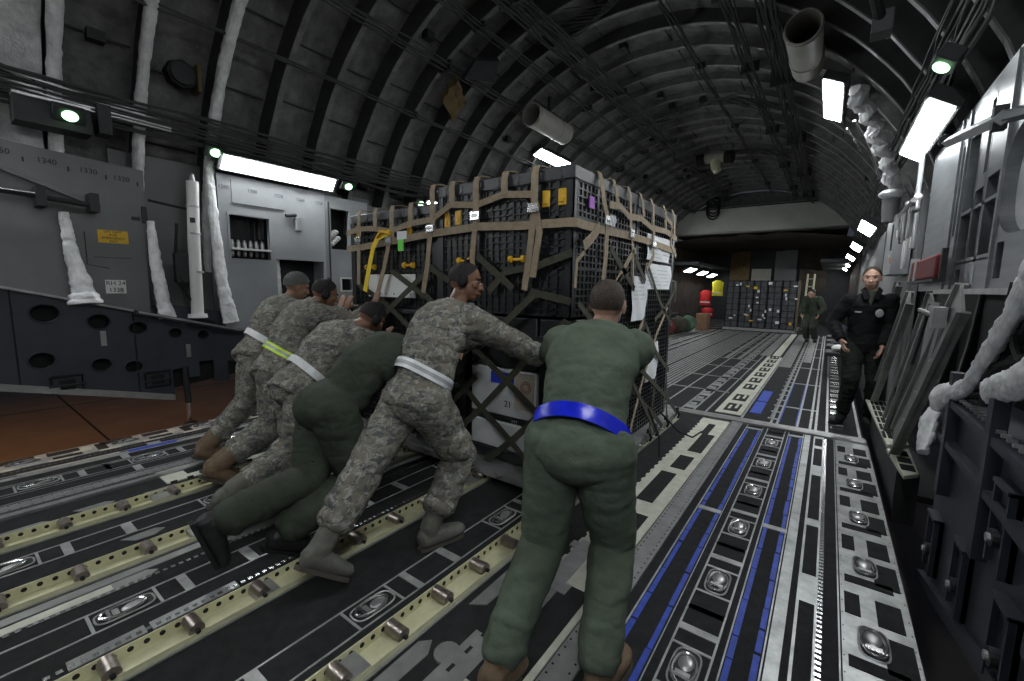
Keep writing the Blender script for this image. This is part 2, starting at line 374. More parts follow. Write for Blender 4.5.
# rings
def ring_proto(x, y, lab):
    t = thing('tie_down_ring', lab, 'tie-down ring', (x, y, 0), 'tie-down rings recessed in the deck')
    p = MB(); n = 20
    def rr(a): return (x+math.copysign(abs(math.cos(a))**.55, math.cos(a))*.052, y+math.copysign(abs(math.sin(a))**.55, math.sin(a))*.105)
    p.prism([rr(2*PI*k/n) for k in range(n)], 'z', .0005, .004, M_dark)
    for k in range(n):
        a, c = rr(2*PI*k/n), rr(2*PI*(k+1)/n); p.tube([(*a, .005), (*c, .005)], .004, M_silver, 5)
    p.ell((x, y+.030, .002), (V((.032, 0, 0)), V((0, .046, 0)), V((0, 0, .011))), M_alu, 18, 8); p.box(x-.028, x+.028, y-.044, y-.022, .004, .009, M_alu)
    p.build('pan', t)
    r = MB()
    pts = [(x+.043*math.cos(2*PI*k/22), y-.008+.080*math.sin(2*PI*k/22), .012) for k in range(23)]
    r.tube(pts, .0075, M_chrome, 7); r.box(x-.040, x+.040, y-.066, y-.052, .004, .018, M_chrome); r.build('ring', t)
    return t
RINGS = [r for r in RINGS if not (r[0] < -1.2 and r[1] < -.3)]
def ring_row(x):
    return 'right edge plate' if x > .1 else 'blue-lined track right of centre' if x > -1 else 'track just right of the centre track' if x > -2 else 'centre track' if x > -3 else 'track just left of the centre track' if x > -4 else 'plain track at the far left' if x > -5 else 'far-left edge plate'
ORD = ['nearest', 'second', 'third', 'fourth', 'fifth', 'sixth', 'seventh', 'eighth', 'ninth', 'tenth', 'eleventh', 'twelfth', 'thirteenth']
rp = None
for (x, y) in sorted(RINGS, key=lambda r: (-r[0], r[1])):
    q = ring_proto(x, y, '') if rp is None else dup(rp, (x-rp0[0], y-rp0[1], 0))
    if rp is None: rp = q; rp0 = (x, y)
    i = sorted(yy for xx, yy in RINGS if abs(xx-x) < .02).index(y)
    q['label'] = 'tie-down ring in the %s, %s from the near end' % (ring_row(x), ORD[i])
    q['group'] = 'tie-down rings of the '+ring_row(x)
# roller conveyors
def conveyor(x, y0, y1, ph, lab):
    t = thing('roller_conveyor', lab, 'roller conveyor', (x, y0, 0), 'roller conveyor trays on the ramp')
    m = MB(); m.box(x-.055, x+.055, y0, y1, 0, .006, M_yelprim); m.box(x-.060, x-.054, y0, y1, 0, .056, M_yelprim); m.box(x+.054, x+.060, y0, y1, 0, .030, M_yelprim)
    m.box(x-.075, x-.060, y0, y1, 0, .006, M_alu); m.box(x+.060, x+.075, y0, y1, 0, .006, M_alu)
    yy = ph-.27*int((ph-y0)/.27)
    hy = y0+.04
    while hy < y1-.03:
        for s_, xx in ((1, x-.0535),):
            m.prism([(hy+.011*math.cos(a*PI/5), .033+.011*math.sin(a*PI/5)) for a in range(10)], 'x', xx-.001, xx+.001, M_hole)
        hy += .052
    for ye in (y0+1.1, y0+2.6): m.box(x-.055, x+.055, ye, ye+.1, .006, .035, M_alu)
    m.build('tray', t)
    while yy < y1-.05:
        r = MB(); r.loft([(x-.048, yy, .035), (x-.046, yy, .035), (x+.046, yy, .035), (x+.048, yy, .035)], [.027, .030, .030, .027], M_steel, n=16)
        r.loft([(x-.062, yy, .035), (x+.064, yy, .035)], .010, M_dark, n=6); r.build('roller', t); yy += .27
conveyor(-1.37, -.3, 5.1, .80, 'cream roller tray nearest the man with the blue belt')
conveyor(-2.09, -.3, 5.1, .29, 'cream roller tray under the boots of the camouflaged man with ear muffs')
conveyor(-2.92, -.3, 5.1, .34, 'cream roller tray left of the centre ring track')
conveyor(-3.61, -.3, 5.1, .38, 'cream roller tray farthest to the left')

def crumple(o, amp, fr, sub=2):
    me = o.data; bm = bmesh.new(); bm.from_mesh(me); bmesh.ops.subdivide_edges(bm, edges=bm.edges[:], cuts=sub, use_grid_fill=True); bm.normal_update()
    for v in bm.verts:
        p = v.co*fr; n1 = noise.noise(p); n2 = 1-2.4*abs(noise.noise(p*1.9+V((3, 1, 7)))); n3 = 1-2.4*abs(noise.noise(p*3.9+V((n1, 5, 2))))
        v.co += v.normal*amp*(n1+.7*n2+.4*n3-.5)
    bm.to_mesh(me); bm.free(); me.shade_smooth(); return o
# ================================================================ FUSELAGE
def arc(r, a, y): return V((XC+r*math.cos(a), y, ZC+r*math.sin(a)))
sk = MB(); NA = 72; YS = [(-3.1+.59/3*i) for i in range(107)]
vs = []; fs = []
A0, A1 = math.radians(-14), math.radians(194)
for i, y in enumerate(YS):
    u = ((y-.8) % .59)/.59
    for k in range(NA+1):
        a = A0+(A1-A0)*k/NA
        r = rskin(y)-(.055-.025*(y > 6))*math.sin(PI*u) + .03*noise.noise(V((y*3, a*9, 1)))
        vs.append(arc(r, a, y))
for i in range(len(YS)-1):
    for k in range(NA): o = i*(NA+1)+k; fs.append((o, o+1, o+NA+2, o+NA+1))
sk.add(vs, fs, M_skin_f)
vs = [arc(3.86, A0+(A1-A0)*k/36, y) for y in (-3.1, 17.9) for k in range(37)]
sk.add(vs, [(k, k+1, k+38, k+37) for k in range(36)], M_panel)
cl = sk.build('ceiling'); struct(cl)
def rib(y, m, r0=3.44, wd=.075, n=60, a0=A0, a1=A1):
    r = MB(); vs = []; fs = []
    rs = rskin(y)+.01; sec = [(-.006, rs), (-.006, r0+.012), (-wd*.2, r0+.012), (-wd*.2, r0), (wd*.6, r0), (wd*.6, r0+.014), (.010, r0+.014), (.010, rs)]
    for k in range(n+1):
        a = a0+(a1-a0)*k/n
        for j, (dy, rr) in enumerate(sec): vs.append(arc(rr+.012*noise.noise(V((a*14, y*5, 0))), a, y+dy+.008*noise.noise(V((a*11, y*3, 4)))))
    L = len(sec)
    for k in range(n):
        for j in range(L): j2 = (j+1) % L; fs.append((k*L+j, k*L+j2, (k+1)*L+j2, (k+1)*L+j))
    web = [f for q, f in enumerate(fs) if q % L in (0, 6, 7)]; r.add(vs, [f for q, f in enumerate(fs) if q % L not in (0, 6, 7)], m); r.f += web; r.m += [r.mi(M_ribshade if y < 6.2 else M_rib)]*len(web)
    return r
k = 1
for i in range(-5, 29):
    y = .8+.59*i
    foil = i in (0, 1, 2)
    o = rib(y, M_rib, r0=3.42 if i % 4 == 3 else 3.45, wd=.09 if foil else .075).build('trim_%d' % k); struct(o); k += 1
# foil-wrapped lower lengths of the first frames
for i, (yy, wd) in enumerate(((.8, .10), (1.37, .09), (1.98, .11))):
    m = MB(); pts = []; rr = []
    for j in range(26):
        a = math.radians(178-j*2.0); p = arc(3.42, a, yy+.02); pts.append(p); rr.append((wd*.5+.012*noise.noise(V((j*.9, yy, 2))), .05))
    m.loft(pts, rr, M_foil, side=(0, 1, 0), n=10)
    o = crumple(m.build('trim_%d' % k), .007, 20); struct(o); k += 1
# quilted white insulation at the far left
m = MB(); vs = []; fs = []; na, ny = 26, 22
for i in range(ny+1):
    for j in range(na+1):
        a = math.radians(186-j*2.3); y = -1.6+i*(2.36/ny)
        q = abs(math.sin(i*PI/4))**.5*abs(math.sin(j*PI/6))**.5
        vs.append(arc(3.56-.06*q-.03*noise.noise(V((y*5, a*16, 3))), a, y))
for i in range(ny):
    for j in range(na): o = i*(na+1)+j; fs.append((o, o+1, o+na+2, o+na+1))
nv = len(vs); vs += [V((XC, v.y, ZC))+(v-V((XC, v.y, ZC)))*1.012 for v in vs[:nv]]
fs += [tuple(q+nv for q in reversed(f)) for f in fs]
m.add(vs, fs, M_foil)
o = m.build('wall_left_insulation'); struct(o); o.name = 'trim_%d' % k; k += 1
# dark stringer straps in each bay
m = MB()
for i in range(-3, 28):
    y0 = .8+.59*i
    for ad in (20, 34, 47, 60, 72, 84, 96, 108, 120, 132, 145, 157):
        a = math.radians(ad+random.uniform(-2, 2)); m.tube([arc(rskin(y0)-.075, a, y0+.06), arc(rskin(y0)-.085, a, y0+.54)], .011, M_cable, 5)
        if random.random() < .10: p = arc(rskin(y0)-.09, a, y0+.3); m.box(p.x-.05, p.x+.05, p.y-.06, p.y+.06, p.z-.05, p.z+.04, M_dark)
o = m.build('trim_%d' % k); struct(o); k += 1
# long cable looms and pipes under the roof
looms = [(60, 9, 3.36, .03), (68, 6, 3.38, .02), (80, 3, 3.39, .02), (103, 10, 3.34, .035), (112, 4, 3.38, .02), (123, 5, 3.38, .02), (136, 2, 3.4, .02), (152.5, 10, 3.30, .022), (28, 9, 3.33, .022)]
for (ad, n_, r_, sp) in looms:
    m = MB()
    for j in range(n_):
        a = math.radians(ad+ (j-n_/2)*.55); pts = []
        for i in range(-6, 57):
            y = i*.3+.7
            if y > 17.5: continue
            pts.append(arc(r_+.03*noise.noise(V((i*.6, j*1.7, ad))), a+.012*noise.noise(V((i*.35, j*.9, ad+9))), y))
        m.tube(pts, random.choice((.008, .011, .014)), M_cable, 5)
    for i in range(1, 28, 5): 
        y = .8+.59*i; m.box(*sum([[min(p, q)-.02, max(p, q)+.02] for p, q in zip(arc(r_+.03, math.radians(ad-n_*.3), y), arc(r_+.05, math.radians(ad+n_*.3), y))], []), M_dark) if ad < 150 and ad > 30 else None
    o = m.build('cable_loom'); tag(o, {60: 'dark cable loom under the roof, right of the centre line', 68: 'thin dark pipes along the roof, just right of the thick centre looms', 80: 'three thin cables along the very top of the roof', 103: 'thickest dark cable loom along the roof, left of the centre', 112: 'four dark pipes beside the thickest roof loom', 123: 'five dark pipes high on the left roof', 136: 'pair of thin cables on the left roof above the round duct', 152.5: 'dark bundle of pipes along the left wall above the long lamp', 28: 'dark bundle of pipes along the right wall above the lamps'}[ad], 'cables', 'cable looms along the fuselage')
# hoop hoses across the roof
for i, yh in enumerate((4.9, 8.6, 11.9)):
    m = MB()
    for j in range(9):
        a0_ = 97+j*1.2; pts = [arc(3.37+.05*noise.noise(V((q*.4, j, yh))), math.radians(a0_ - q*2.6), yh+j*.035+.25*math.sin(q*.5)) for q in range(14)]
        m.tube(pts, .007, M_cable, 5)
    tag(m.build('cable_bundle'), ['dark crosswise cable bundle on the roof above the pallet', 'dark crosswise cable bundle halfway along the roof', 'dark crosswise cable bundle near the wing box'][i], 'cables')
# ceiling ducts
def duct(lab, p, q, r, marks=True):
    t = thing('air_duct', lab, 'air duct', p)
    m = MB(); p, q = V(p), V(q); n = 28
    vs = []
    for (pt, rr) in ((p, r), (q, r), (q, r-.012), (p, r-.012)): vs += [pt+V((math.cos(2*PI*j/n)*rr, 0, math.sin(2*PI*j/n)*rr)) for j in range(n)]
    fs = [(a*n+j, a*n+(j+1) % n, ((a+1) % 4)*n+(j+1) % n, ((a+1) % 4)*n+j) for a in range(4) for j in range(n)]
    m.add(vs, fs, M_duct); m.loft([p+(q-p)*.45, p+(q-p)*.47], r-.014, M_hole, n=n); m.loft([q-(q-p)*.01, q], r-.013, M_duct, n=n)
    m.build('duct_body', t)
    b_ = MB(); mid = p.lerp(q, .5)
    for u in (.04, .7): c = p.lerp(q, u); b_.tube([c+V((math.cos(2*PI*j/24)*(r+.004), 0, math.sin(2*PI*j/24)*(r+.004))) for j in range(25)], .006, M_alu, 5)
    b_.box(mid.x-.02, mid.x+.02, mid.y-.03, mid.y+.03, mid.z+r-.01, mid.z+r+.35, M_dark); b_.build('clamp', t)
duct('cream round duct on the left roof, its dark open end facing aft', (-4.05, 5.95, 4.22), (-4.12, 7.15, 4.26), .175)
duct('grey-cream open duct at the upper right of the roof', (-.43, 5.3, 4.06), (-.43, 6.35, 4.10), .16)
# wing box
m = MB(); n = 30; ztop = 4.42
half = math.sqrt(3.42**2-(3.6-ZC)**2)
def seg(z0, z1):
    pl = []; 
    for zz in [z0+(z1-z0)*j/10 for j in range(11)]: pl.append((XC+math.sqrt(max(0, 3.5**2-(zz-ZC)**2)), zz))
    return pl+[(2*XC-x, z) for x, z in reversed(pl)]
m.prism(seg(3.6, 4.46), 'y', 17.3, 25, mat('wing_box_fairing', (.46, .46, .43), .55, 0, .1, 2)); m.prism(seg(4.46, 4.97), 'y', 17.75, 25, M_skin_f)
m.box(-4.6, -.4, 17.28, 17.31, 4.4, 4.44, M_dark)
o = m.build('beam'); o.name = 'ceiling_wing_box'; struct(o)
t = thing('cable_coil', 'dark coiled hose hanging in front of the pale wing box', 'hose', (-3.65, 17.2, 4.5))
m = MB(); m.tube([V((-3.65+.22*math.cos(j*.6), 17.15, 4.62+.3*math.sin(j*.6)-.01*j)) for j in range(34)], .03, M_black, 6); m.box(-4.05, -3.2, 17.2, 17.28, 4.75, 4.95, M_dark); m.build('coil', t)
t = thing('twin_lamp_housing', 'small cream housing with two black ends on the roof near the wing box', 'light', (-2.6, 12, 4.86))
m = MB(); m.loft([(-2.85, 12, 4.78), (-2.6, 12, 4.8), (-2.35, 12, 4.78)], [.12, .15, .12], M_duct, n=16); m.loft([(-2.6, 12, 4.8), (-2.55, 11.95, 4.5), (-2.5, 11.95, 4.42)], [.12, .11, .09], M_yelprim, n=14); m.build('housing', t)
m = MB(); m.loft([(-3.02, 11.98, 4.74), (-2.84, 12, 4.76)], .15, M_black, n=16); m.build('lens', t); m = MB(); m.loft([(-2.36, 12, 4.76), (-2.18, 11.98, 4.74)], .15, M_black, n=16); m.build('lens', t)
t = thing('stowed_raft_cover', 'ochre cloth cover with dark flap strapped to the left roof', 'cover', (-4.5, 4.6, 4.4))
m = MB(); vs = []; fs = []
for layer in (3.28, 3.36):
    for i in range(9):
        for j in range(9): vs.append(arc(layer+.05*noise.noise(V((i*.5, j*.5, layer))), math.radians(129-j*.75+i*.5), 4.5+i*.045+.06*noise.noise(V((j*.6, i*.3, 2)))))
for i in range(8):
    for j in range(8): o = i*9+j; fs += [(o, o+1, o+10, o+9), (o+81, o+90, o+91, o+82)]
for i in range(8): fs += [(i, i+81, i+82, i+1), (72+i, 73+i, 154+i, 153+i), (i*9, i*9+9, i*9+90, i*9+81), (i*9+8, i*9+89, i*9+98, i*9+17)]
m.add(vs, fs, M_yhose); m.build('cover', t)
m = MB(); vs2 = [arc(3.25, math.radians(a), y) for a, y in ((122, 4.55), (117, 4.5), (114, 4.8), (119, 5.0))]; vs2 += [arc(3.3, math.radians(a), y) for a, y in ((122, 4.55), (117, 4.5), (114, 4.8), (119, 5.0))]
m.add(vs2, [(0, 1, 2, 3), (7, 6, 5, 4), (0, 4, 5, 1), (1, 5, 6, 2), (2, 6, 7, 3), (3, 7, 4, 0)], M_dark); m.build('flap', t)
t = thing('wall_speaker', 'dark round loudspeaker on the left wall between two frames', 'speaker', (-5.42, 1.72, 3.55))
m = MB(); m.loft([(-5.5, 1.72, 3.57), (-5.36, 1.72, 3.55)], .13, M_black, n=8); m.loft([(-5.37, 1.72, 3.55), (-5.34, 1.72, 3.55)], .10, M_dark, n=20); m.box(-5.5, -5.33, 1.84, 1.87, 3.42, 3.68, M_yhose); m.build('speaker_box', t)

# ---------------------------------------------------------------- lamps
def lamp(lab, c, L, wd, facing, m=None, axis='y', grp='fluorescent lamps along the walls'):
    """facing: unit vector the diffuser points to"""
    t = thing('fluorescent_lamp', lab, 'lamp', c, grp); c = V(c); f = V(facing).normalized(); a = V((0, 1, 0)); s_ = a.cross(f)
    Mx = Matrix.Translation(c) @ Matrix((s_, a, f)).transposed().to_4x4()
    h = MB(); h.box(-wd/2-.02, wd/2+.02, -L/2-.04, L/2+.04, -.10, -.012, M_dark, Mx); h.box(-wd/2-.02, -wd/2, -L/2-.04, L/2+.04, -.02, .0, M_alu, Mx); h.box(wd/2, wd/2+.02, -L/2-.04, L/2+.04, -.02, 0, M_alu, Mx)
    h.build('housing', t, smooth=False)
    d = MB(); d.box(-wd/2, wd/2, -L/2, L/2, -.012, .006, m or M_lamp, Mx); d.build('diffuser', t, smooth=False); return t
lamp('long white lamp above the light grey cabinet on the left wall', (-5.42, 2.70, 2.80), 1.30, .16, (.8, 0, -.62))
lamp('large white lamp at the upper right beside the brushed wall panels', (.50, 4.95, 2.78), 1.42, .17, (-.55, 0, -.85))
lamp('narrow white lamp high on the right roof, left of the foil bundle', (-.17, 6.75, 3.78), 1.25, .20, (-.45, 0, -.9))
lamp('white lamp high on the left roof, just above the pallet top', (-4.72, 7.75, 4.06), 1.1, .2, (.45, 0, -.9))
lamp('small lamp at the left wall beyond the pallet lids', (-5.42, 5.65, 2.80), 1.3, .16, (.8, 0, -.62))
for i, yy in enumerate((9.5, 13.0, 16.5, 20.2, 23.3)):
    lamp('far right wall lamp, %s along the row behind the standing man' % ('nearest', 'second', 'third', 'fourth', 'last')[i], (.40, yy, 2.56-.02*i), 1.2, .22, (-.6, 0, -.8))
for i, yy in enumerate((9.3, 12.8, 16.4)):
    lamp('left wall lamp hidden behind the pallet, %s' % ('nearest', 'middle', 'farthest')[i], (-5.38, yy, 2.7), 1.2, .16, (.8, 0, -.62))
for i, yy in enumerate((19.4, 21.6, 23.6)):
    lamp('far left lamp under the wing box, %s one' % ('nearest', 'middle', 'farthest')[i], (-4.85, yy, 2.32-.05*i), 1.1, .3, (.5, 0, -.9), M_lampfar)
lamp('right wall lamp behind the camera', (.50, -.6, 2.85), 1.42, .17, (-.55, 0, -.85)); lamp('left wall lamp behind the camera', (-5.42, -.75, 2.9), 1.42, .16, (.8, 0, -.62))
lamp('roof lamp over the ramp, right side', (-.26, 1.6, 4.05), 1.25, .2, (-.45, 0, -.9)); lamp('roof lamp over the ramp, left side', (-4.68, -1.0, 4.1), 1.1, .2, (.45, 0, -.9))
def glamp(lab, c, f):
    t = thing('green_dome_light', lab, 'light', c, 'green dome lights'); c = V(c); f = V(f).normalized(); s_ = V((0, 1, 0)).cross(f)
    Mx = Matrix.Translation(c) @ Matrix((s_, V((0, 1, 0)), f)).transposed().to_4x4()
    h = MB(); h.box(-.06, .06, -.10, .10, -.09, -.01, M_dark, Mx); h.build('housing', t, smooth=False, bevel=.008)
    d = MB(); d.ell(c, (s_*.045, V((0, .052, 0)), f*.022), M_green); d.build('lens', t)
glamp('green dome light in the black box at the far left', (-5.24, .86, 2.86), (.8, 0, -.6))
glamp('green dome light at the aft end of the long left lamp', (-5.4, 1.98, 2.87), (.8, 0, -.6))
glamp('green dome light at the forward end of the long left lamp', (-5.4, 3.56, 2.82), (.8, 0, -.6))
glamp('green dome light farther along the left wall over the pallet', (-5.4, 4.85, 2.80), (.8, 0, -.6))
glamp('green dome light by the large lamp at the upper right', (.42, 3.72, 2.84), (-.55, 0, -.85))
t = thing('junction_box', 'black vented box holding the green light at the far left', 'box', (-5.4, .7, 2.88))
m = MB(); m.box(-5.52, -5.30, .55, 1.0, 2.76, 2.96, M_dark); m.box(-5.53, -5.28, .55, 1.0, 2.955, 2.975, M_alu)
for j in range(6): m.box(-5.35, -5.285, .58+j*.065, .61+j*.065, 2.972, 2.978, M_hole)
m.box(-5.5, -5.32, 1.05, 1.14, 2.8, 3.05, M_dark); m.build('casing', t, smooth=False)
t = thing('lamp_bracket', 'pale pipes feeding the black box at the far left wall', 'pipes', (-5.4, .2, 3.0))
m = MB()
for j in range(5): m.tube([(-5.42+j*.012, -1.5, 3.12+j*.03), (-5.42+j*.012, .3, 3.03+j*.03), (-5.40+j*.012, .8, 2.99+j*.03), (-5.40, 1.6, 2.98+j*.025)], .010, M_alu, 6)
m.tube([(-5.38, -.6, 3.9), (-5.38, .1, 3.5), (-5.38, .42, 3.2), (-5.38, .7, 3.12)], .012, M_black, 6); m.tube([(-5.36, -.6, 3.8), (-5.36, .05, 3.45), (-5.36, .38, 3.16), (-5.36, .66, 3.08)], .012, M_black, 6); m.build('pipe_bundle', t)

# ================================================================ LEFT WALL
XL = -5.60
t = empty('wall_left', (XL, 0, 1)); struct(t)
m = MB(); m.prism([(-3, 1.1), (1.36, 1.1), (1.40, 2.59), (-3, 2.86)], 'x', XL-.03, XL, M_panel)
for (a, c) in ((1.17, 1.20),): m.box(XL, XL+.004, .98, 1.25, 1.72, 1.725, M_dark); 
m.tube([(XL+.004, .93, 1.95), (XL+.004, .93, 1.65), (XL+.004, 1.08, 1.62)], .004, M_dark, 5)
m.box(XL-.01, XL+.02, 1.36, 1.40, 2.08, 2.24, M_dark); m.box(XL, XL+.02, 1.28, 1.34, 2.10, 2.13, M_dark)
m.build('flat_panel', t, smooth=False)
m = MB()
for (yy, s_) in ((.47, '1350'), (.74, '1340'), (1.0, '1330'), (1.23, '1320')): text(m, 'n', s_, .062, (XL+.004, yy, 2.60-.10*(yy)), ROTL, M_ink); 
for yy in (.6, .87, 1.12, 1.35): m.box(XL, XL+.003, yy-.006, yy+.006, 2.54-.08*yy, 2.58-.08*yy, M_ink)
m.build('station_numbers', t, smooth=False)
def left_plate(lab, y0, y1, z0, z1, m_, lines, size):
    o = MB(); o.box(XL, XL+.006, y0, y1, z0, z1, m_); n_ = len(lines)
    for i, s_ in enumerate(lines): text(o, 'x', s_, size, (XL+.008, (y0+y1)/2, z1-(i+.5)*(z1-z0)/n_), ROTL, M_ink)
    o = o.build('placard', None, org=V((XL, (y0+y1)/2, z0)), smooth=False); tag(o, lab, 'sign'); return o
left_plate('yellow warning placard with black lettering on the grey left wall panel', 1.02, 1.24, 1.86, 1.98, M_placard, ['LIFT RAFT', 'FOR', 'EMERGENCY', 'EXIT'], .03)
left_plate('small white placard low on the grey left wall panel', 1.04, 1.19, 1.38, 1.51, M_white, ['RH 24', '1338'], .055)
# light grey cabinet
def frame_panel(mb, y0, y1, z0, z1, x0, x1, holes, m_):
    ys = sorted({y0, y1, *[h[0] for h in holes], *[h[1] for h in holes]}); zs = sorted({z0, z1, *[h[2] for h in holes], *[h[3] for h in holes]})
    for a, b2 in zip(ys, ys[1:]):
        for c, d in zip(zs, zs[1:]):
            if not any(h[0] <= a and b2 <= h[1] and h[2] <= c and d <= h[3] for h in holes): mb.box(x0, x1, a, b2, c, d, m_)
t = thing('wall_cabinet', 'light grey wall cabinet with valve recess under the long left lamp', 'cabinet', (XL, 2.65, 1.0))
m = MB(); holes = [(2.12, 2.55, 1.78, 2.27), (2.62, 3.24, 1.1, 1.80)]
frame_panel(m, 2.02, 3.28, .95, 2.70, XL, XL+.06, holes, M_lpanel)
m.box(XL-.25, XL-.24, 2.02, 3.28, .95, 2.7, M_dark); m.box(XL-.24, XL, 2.02, 2.04, .95, 2.7, M_lpanel); m.box(XL-.24, XL, 3.26, 3.28, .95, 2.7, M_lpanel)
for (a, b2, c, d) in holes[:1]:
    for (q0, q1, q2, q3) in ((a-.02, b2+.02, c-.02, c), (a-.02, b2+.02, d, d+.02), (a-.02, a, c, d), (b2, b2+.02, c, d)): m.box(XL+.05, XL+.07, q0, q1, q2, q3, M_lpanel)
m.build('body', t, smooth=False)
m = MB(); m.box(XL+.06, XL+.066, 2.16, 2.75, 2.40, 2.68, M_lpanel); m.box(XL+.06, XL+.07, 2.16, 2.74, 2.395, 2.402, M_dark)
for yy, s_ in ((2.08, '1290'), (2.38, '1280'), (2.68, '1270'), (2.95, '1260'), (3.2, '1250')): text(m, 'n', s_, .055, (XL+.069, yy, 2.56), ROTL, M_panel)
m.build('marking_strip', t, smooth=False)
m = MB(); m.box(XL-.02, XL+.10, 2.12, 2.55, 1.88, 1.90, M_white); m.build('shelf', t, smooth=False)
for j in range(6):
    m = MB(); yy = 2.17+j*.066; m.tube([(XL-.05, yy, 2.25), (XL-.05, yy, 1.98)], .007, M_dark, 6); m.loft([(XL-.03, yy, 1.90), (XL-.03, yy, 1.96), (XL-.03, yy, 2.0)], [.022, .025, .012], M_alu, n=10); m.ell((XL-.03, yy, 1.84), (V((.02, 0, 0)), V((0, .02, 0)), V((0, 0, .035))), M_alu, 8, 6); m.build('valve', t)
m = MB(); m.box(XL+.06, XL+.13, 2.86, 2.94, 2.17, 2.32, M_lpanel); m.tube([(XL+.08, 2.75, 2.34), (XL+.08, 2.88, 2.36)], .02, M_dark, 8); m.build('latch', t)
t = thing('narrow_cabinet', 'narrow grey cabinet panel with square window right of the wall cabinet', 'cabinet', (XL, 3.6, 1.0))
m = MB(); holes = [(3.36, 3.64, 1.98, 2.52), (3.5, 3.66, 1.42, 1.58)]
frame_panel(m, 3.29, 3.95, .95, 2.68, XL, XL+.05, holes, M_lpanel); m.box(XL-.25, XL-.24, 3.29, 3.95, .95, 2.68, M_dark)
for (a, b2, c, d) in holes:
    for (q0, q1, q2, q3) in ((a-.02, b2+.02, c-.02, c), (a-.02, b2+.02, d, d+.02), (a-.02, a, c, d), (b2, b2+.02, c, d)): m.box(XL+.05, XL+.062, q0, q1, q2, q3, M_white if c < 1.5 else M_lpanel)
m.tube([(XL+.07, 3.33, 2.6), (XL+.07, 3.33, 1.2)], .010, M_dark, 6); m.build('body', t, smooth=False)
m = MB()
for j in range(7): m.ell((XL-.04, 3.42+.03*(j % 4), 2.06+.045*j*.6), (V((.05, 0, 0)), V((0, .05, 0)), V((0, 0, .035))), M_white, 8, 6)
m.build('folded_white_cloth', t)
struct_l = MB(); struct_l.prism([(4.0, .9), (17.6, .9), (17.6, 2.6), (4.0, 2.66)], 'x', XL-.05, XL-.02, M_panel); struct_l.box(XL-.3, XL-.26, 1.2, 4.2, .8, 2.8, M_panel)
o = struct_l.build('wall_left_forward', smooth=False); o.name = 'wall_left.001'; struct(o)
# insulated struts
def strut(lab, pts, rr, m_=M_foil, nm='insulated_strut'):
    m = MB(); P = []; R_ = []
    pts = [V(p) for p in pts]
    for i in range(len(pts)-1):
        for j in range(8):
            u = j/8; P.append(pts[i].lerp(pts[i+1], u)); r = rr[i]+(rr[i+1]-rr[i])*u; q = 1+.16*noise.noise(V((i*8+j, 0, P[-1].y*7))*.9); R_.append((r*q, r*.6*q))
    P.append(pts[-1]); R_.append((rr[-1], rr[-1]*.6))
    m.loft(P, R_, m_, side=(0, 1, 0), n=14); o = crumple(m.build(nm, None, org=pts[-1]), .006, 22, 2); return tag(o, lab, 'strut', 'foil-wrapped struts on the side walls')
strut('foil-wrapped strut widening onto the sill below the rod, farthest left', [(XL+.05, .80, 2.10), (XL+.08, .82, 1.75), (XL+.12, .86, 1.45), (XL+.14, .87, 1.29)], [.035, .05, .075, .12])
strut('foil-wrapped strut at the edge of the grey panel', [(XL+.06, 1.41, 2.10), (XL+.07, 1.42, 1.7), (XL+.10, 1.45, 1.3), (XL+.12, 1.47, 1.13)], [.03, .05, .06, .075])
strut('long foil-wrapped strut beside the light grey cabinet', [(XL+.03, 1.97, 2.75), (XL+.06, 1.97, 2.2), (XL+.08, 2.0, 1.5), (XL+.10, 2.06, 1.05)], [.04, .05, .06, .085])
strut('white strut inside the dark recess behind the man with the beanie', [(XL-.05, 2.66, 1.8), (XL-.05, 2.68, 1.1)], [.045, .05])
t = thing('white_tube', 'vertical white tube standing on the dark sill', 'tube', (XL+.1, 1.76, 1.05))
m = MB(); m.loft([(XL+.1, 1.78, 2.55), (XL+.1, 1.755, 1.9), (XL+.1, 1.74, 1.14)], [.055, .055, .058], M_white, n=20); m.build('tube', t)
m = MB(); m.loft([(XL+.1, 1.74, 1.16), (XL+.1, 1.74, 1.12)], [.085, .09], M_white, n=20); m.build('foot', t)
m = MB(); m.loft([(XL+.1, 1.78, 2.62), (XL+.1, 1.78, 2.53)], [.018, .03], M_alu, n=12)
for zz in (2.0, 2.28, 1.6): m.loft([(XL+.1, 1.765, zz), (XL+.1, 1.765, zz+.02)], .06, M_alu, n=20)
m.box(XL+.14, XL+.165, 1.72, 1.76, 2.12, 2.17, M_dark); m.build('fitting', t)
t = thing('latch_rod', 'black horizontal rod with diagonal brace across the grey left panel', 'rod', (XL+.1, .5, 2.2))
m = MB(); m.tube([(XL+.14, -1.2, 2.27), (XL+.14, .55, 2.21), (XL+.14, 1.03, 2.17)], .022, M_dark, 8); m.tube([(XL+.165, -.5, 2.25), (XL+.165, .7, 2.22)], .008, M_chrome, 6); m.build('rod', t)
m = MB(); m.tube([(XL+.08, -.1, 2.62), (XL+.08, .93, 2.22)], .025, M_panel, 6); m.build('brace', t)
m = MB()
for yy in (.66, .99): m.box(XL, XL+.2, yy-.03, yy+.03, 2.12, 2.28, M_dark)
m.build('clamp', t, smooth=False)
m = MB(); m.tube([(XL+.08, 1.62, 2.1), (XL+.08, 1.58, 1.7), (XL+.1, 1.66, 1.35), (XL+.1, 1.72, 1.28)], .014, M_black, 6); m.box(XL+.02, XL+.1, 1.58, 1.72, 1.5, 1.8, M_dark); m.tube([(XL+.08, 1.40, 2.30), (XL+.08, 1.72, 2.26)], .012, M_black, 6)
tag(m.build('wall_hose', None, org=V((XL+.08, 1.6, 1.3))), 'black hose and valve box on the left wall beside the white tube', 'hose')

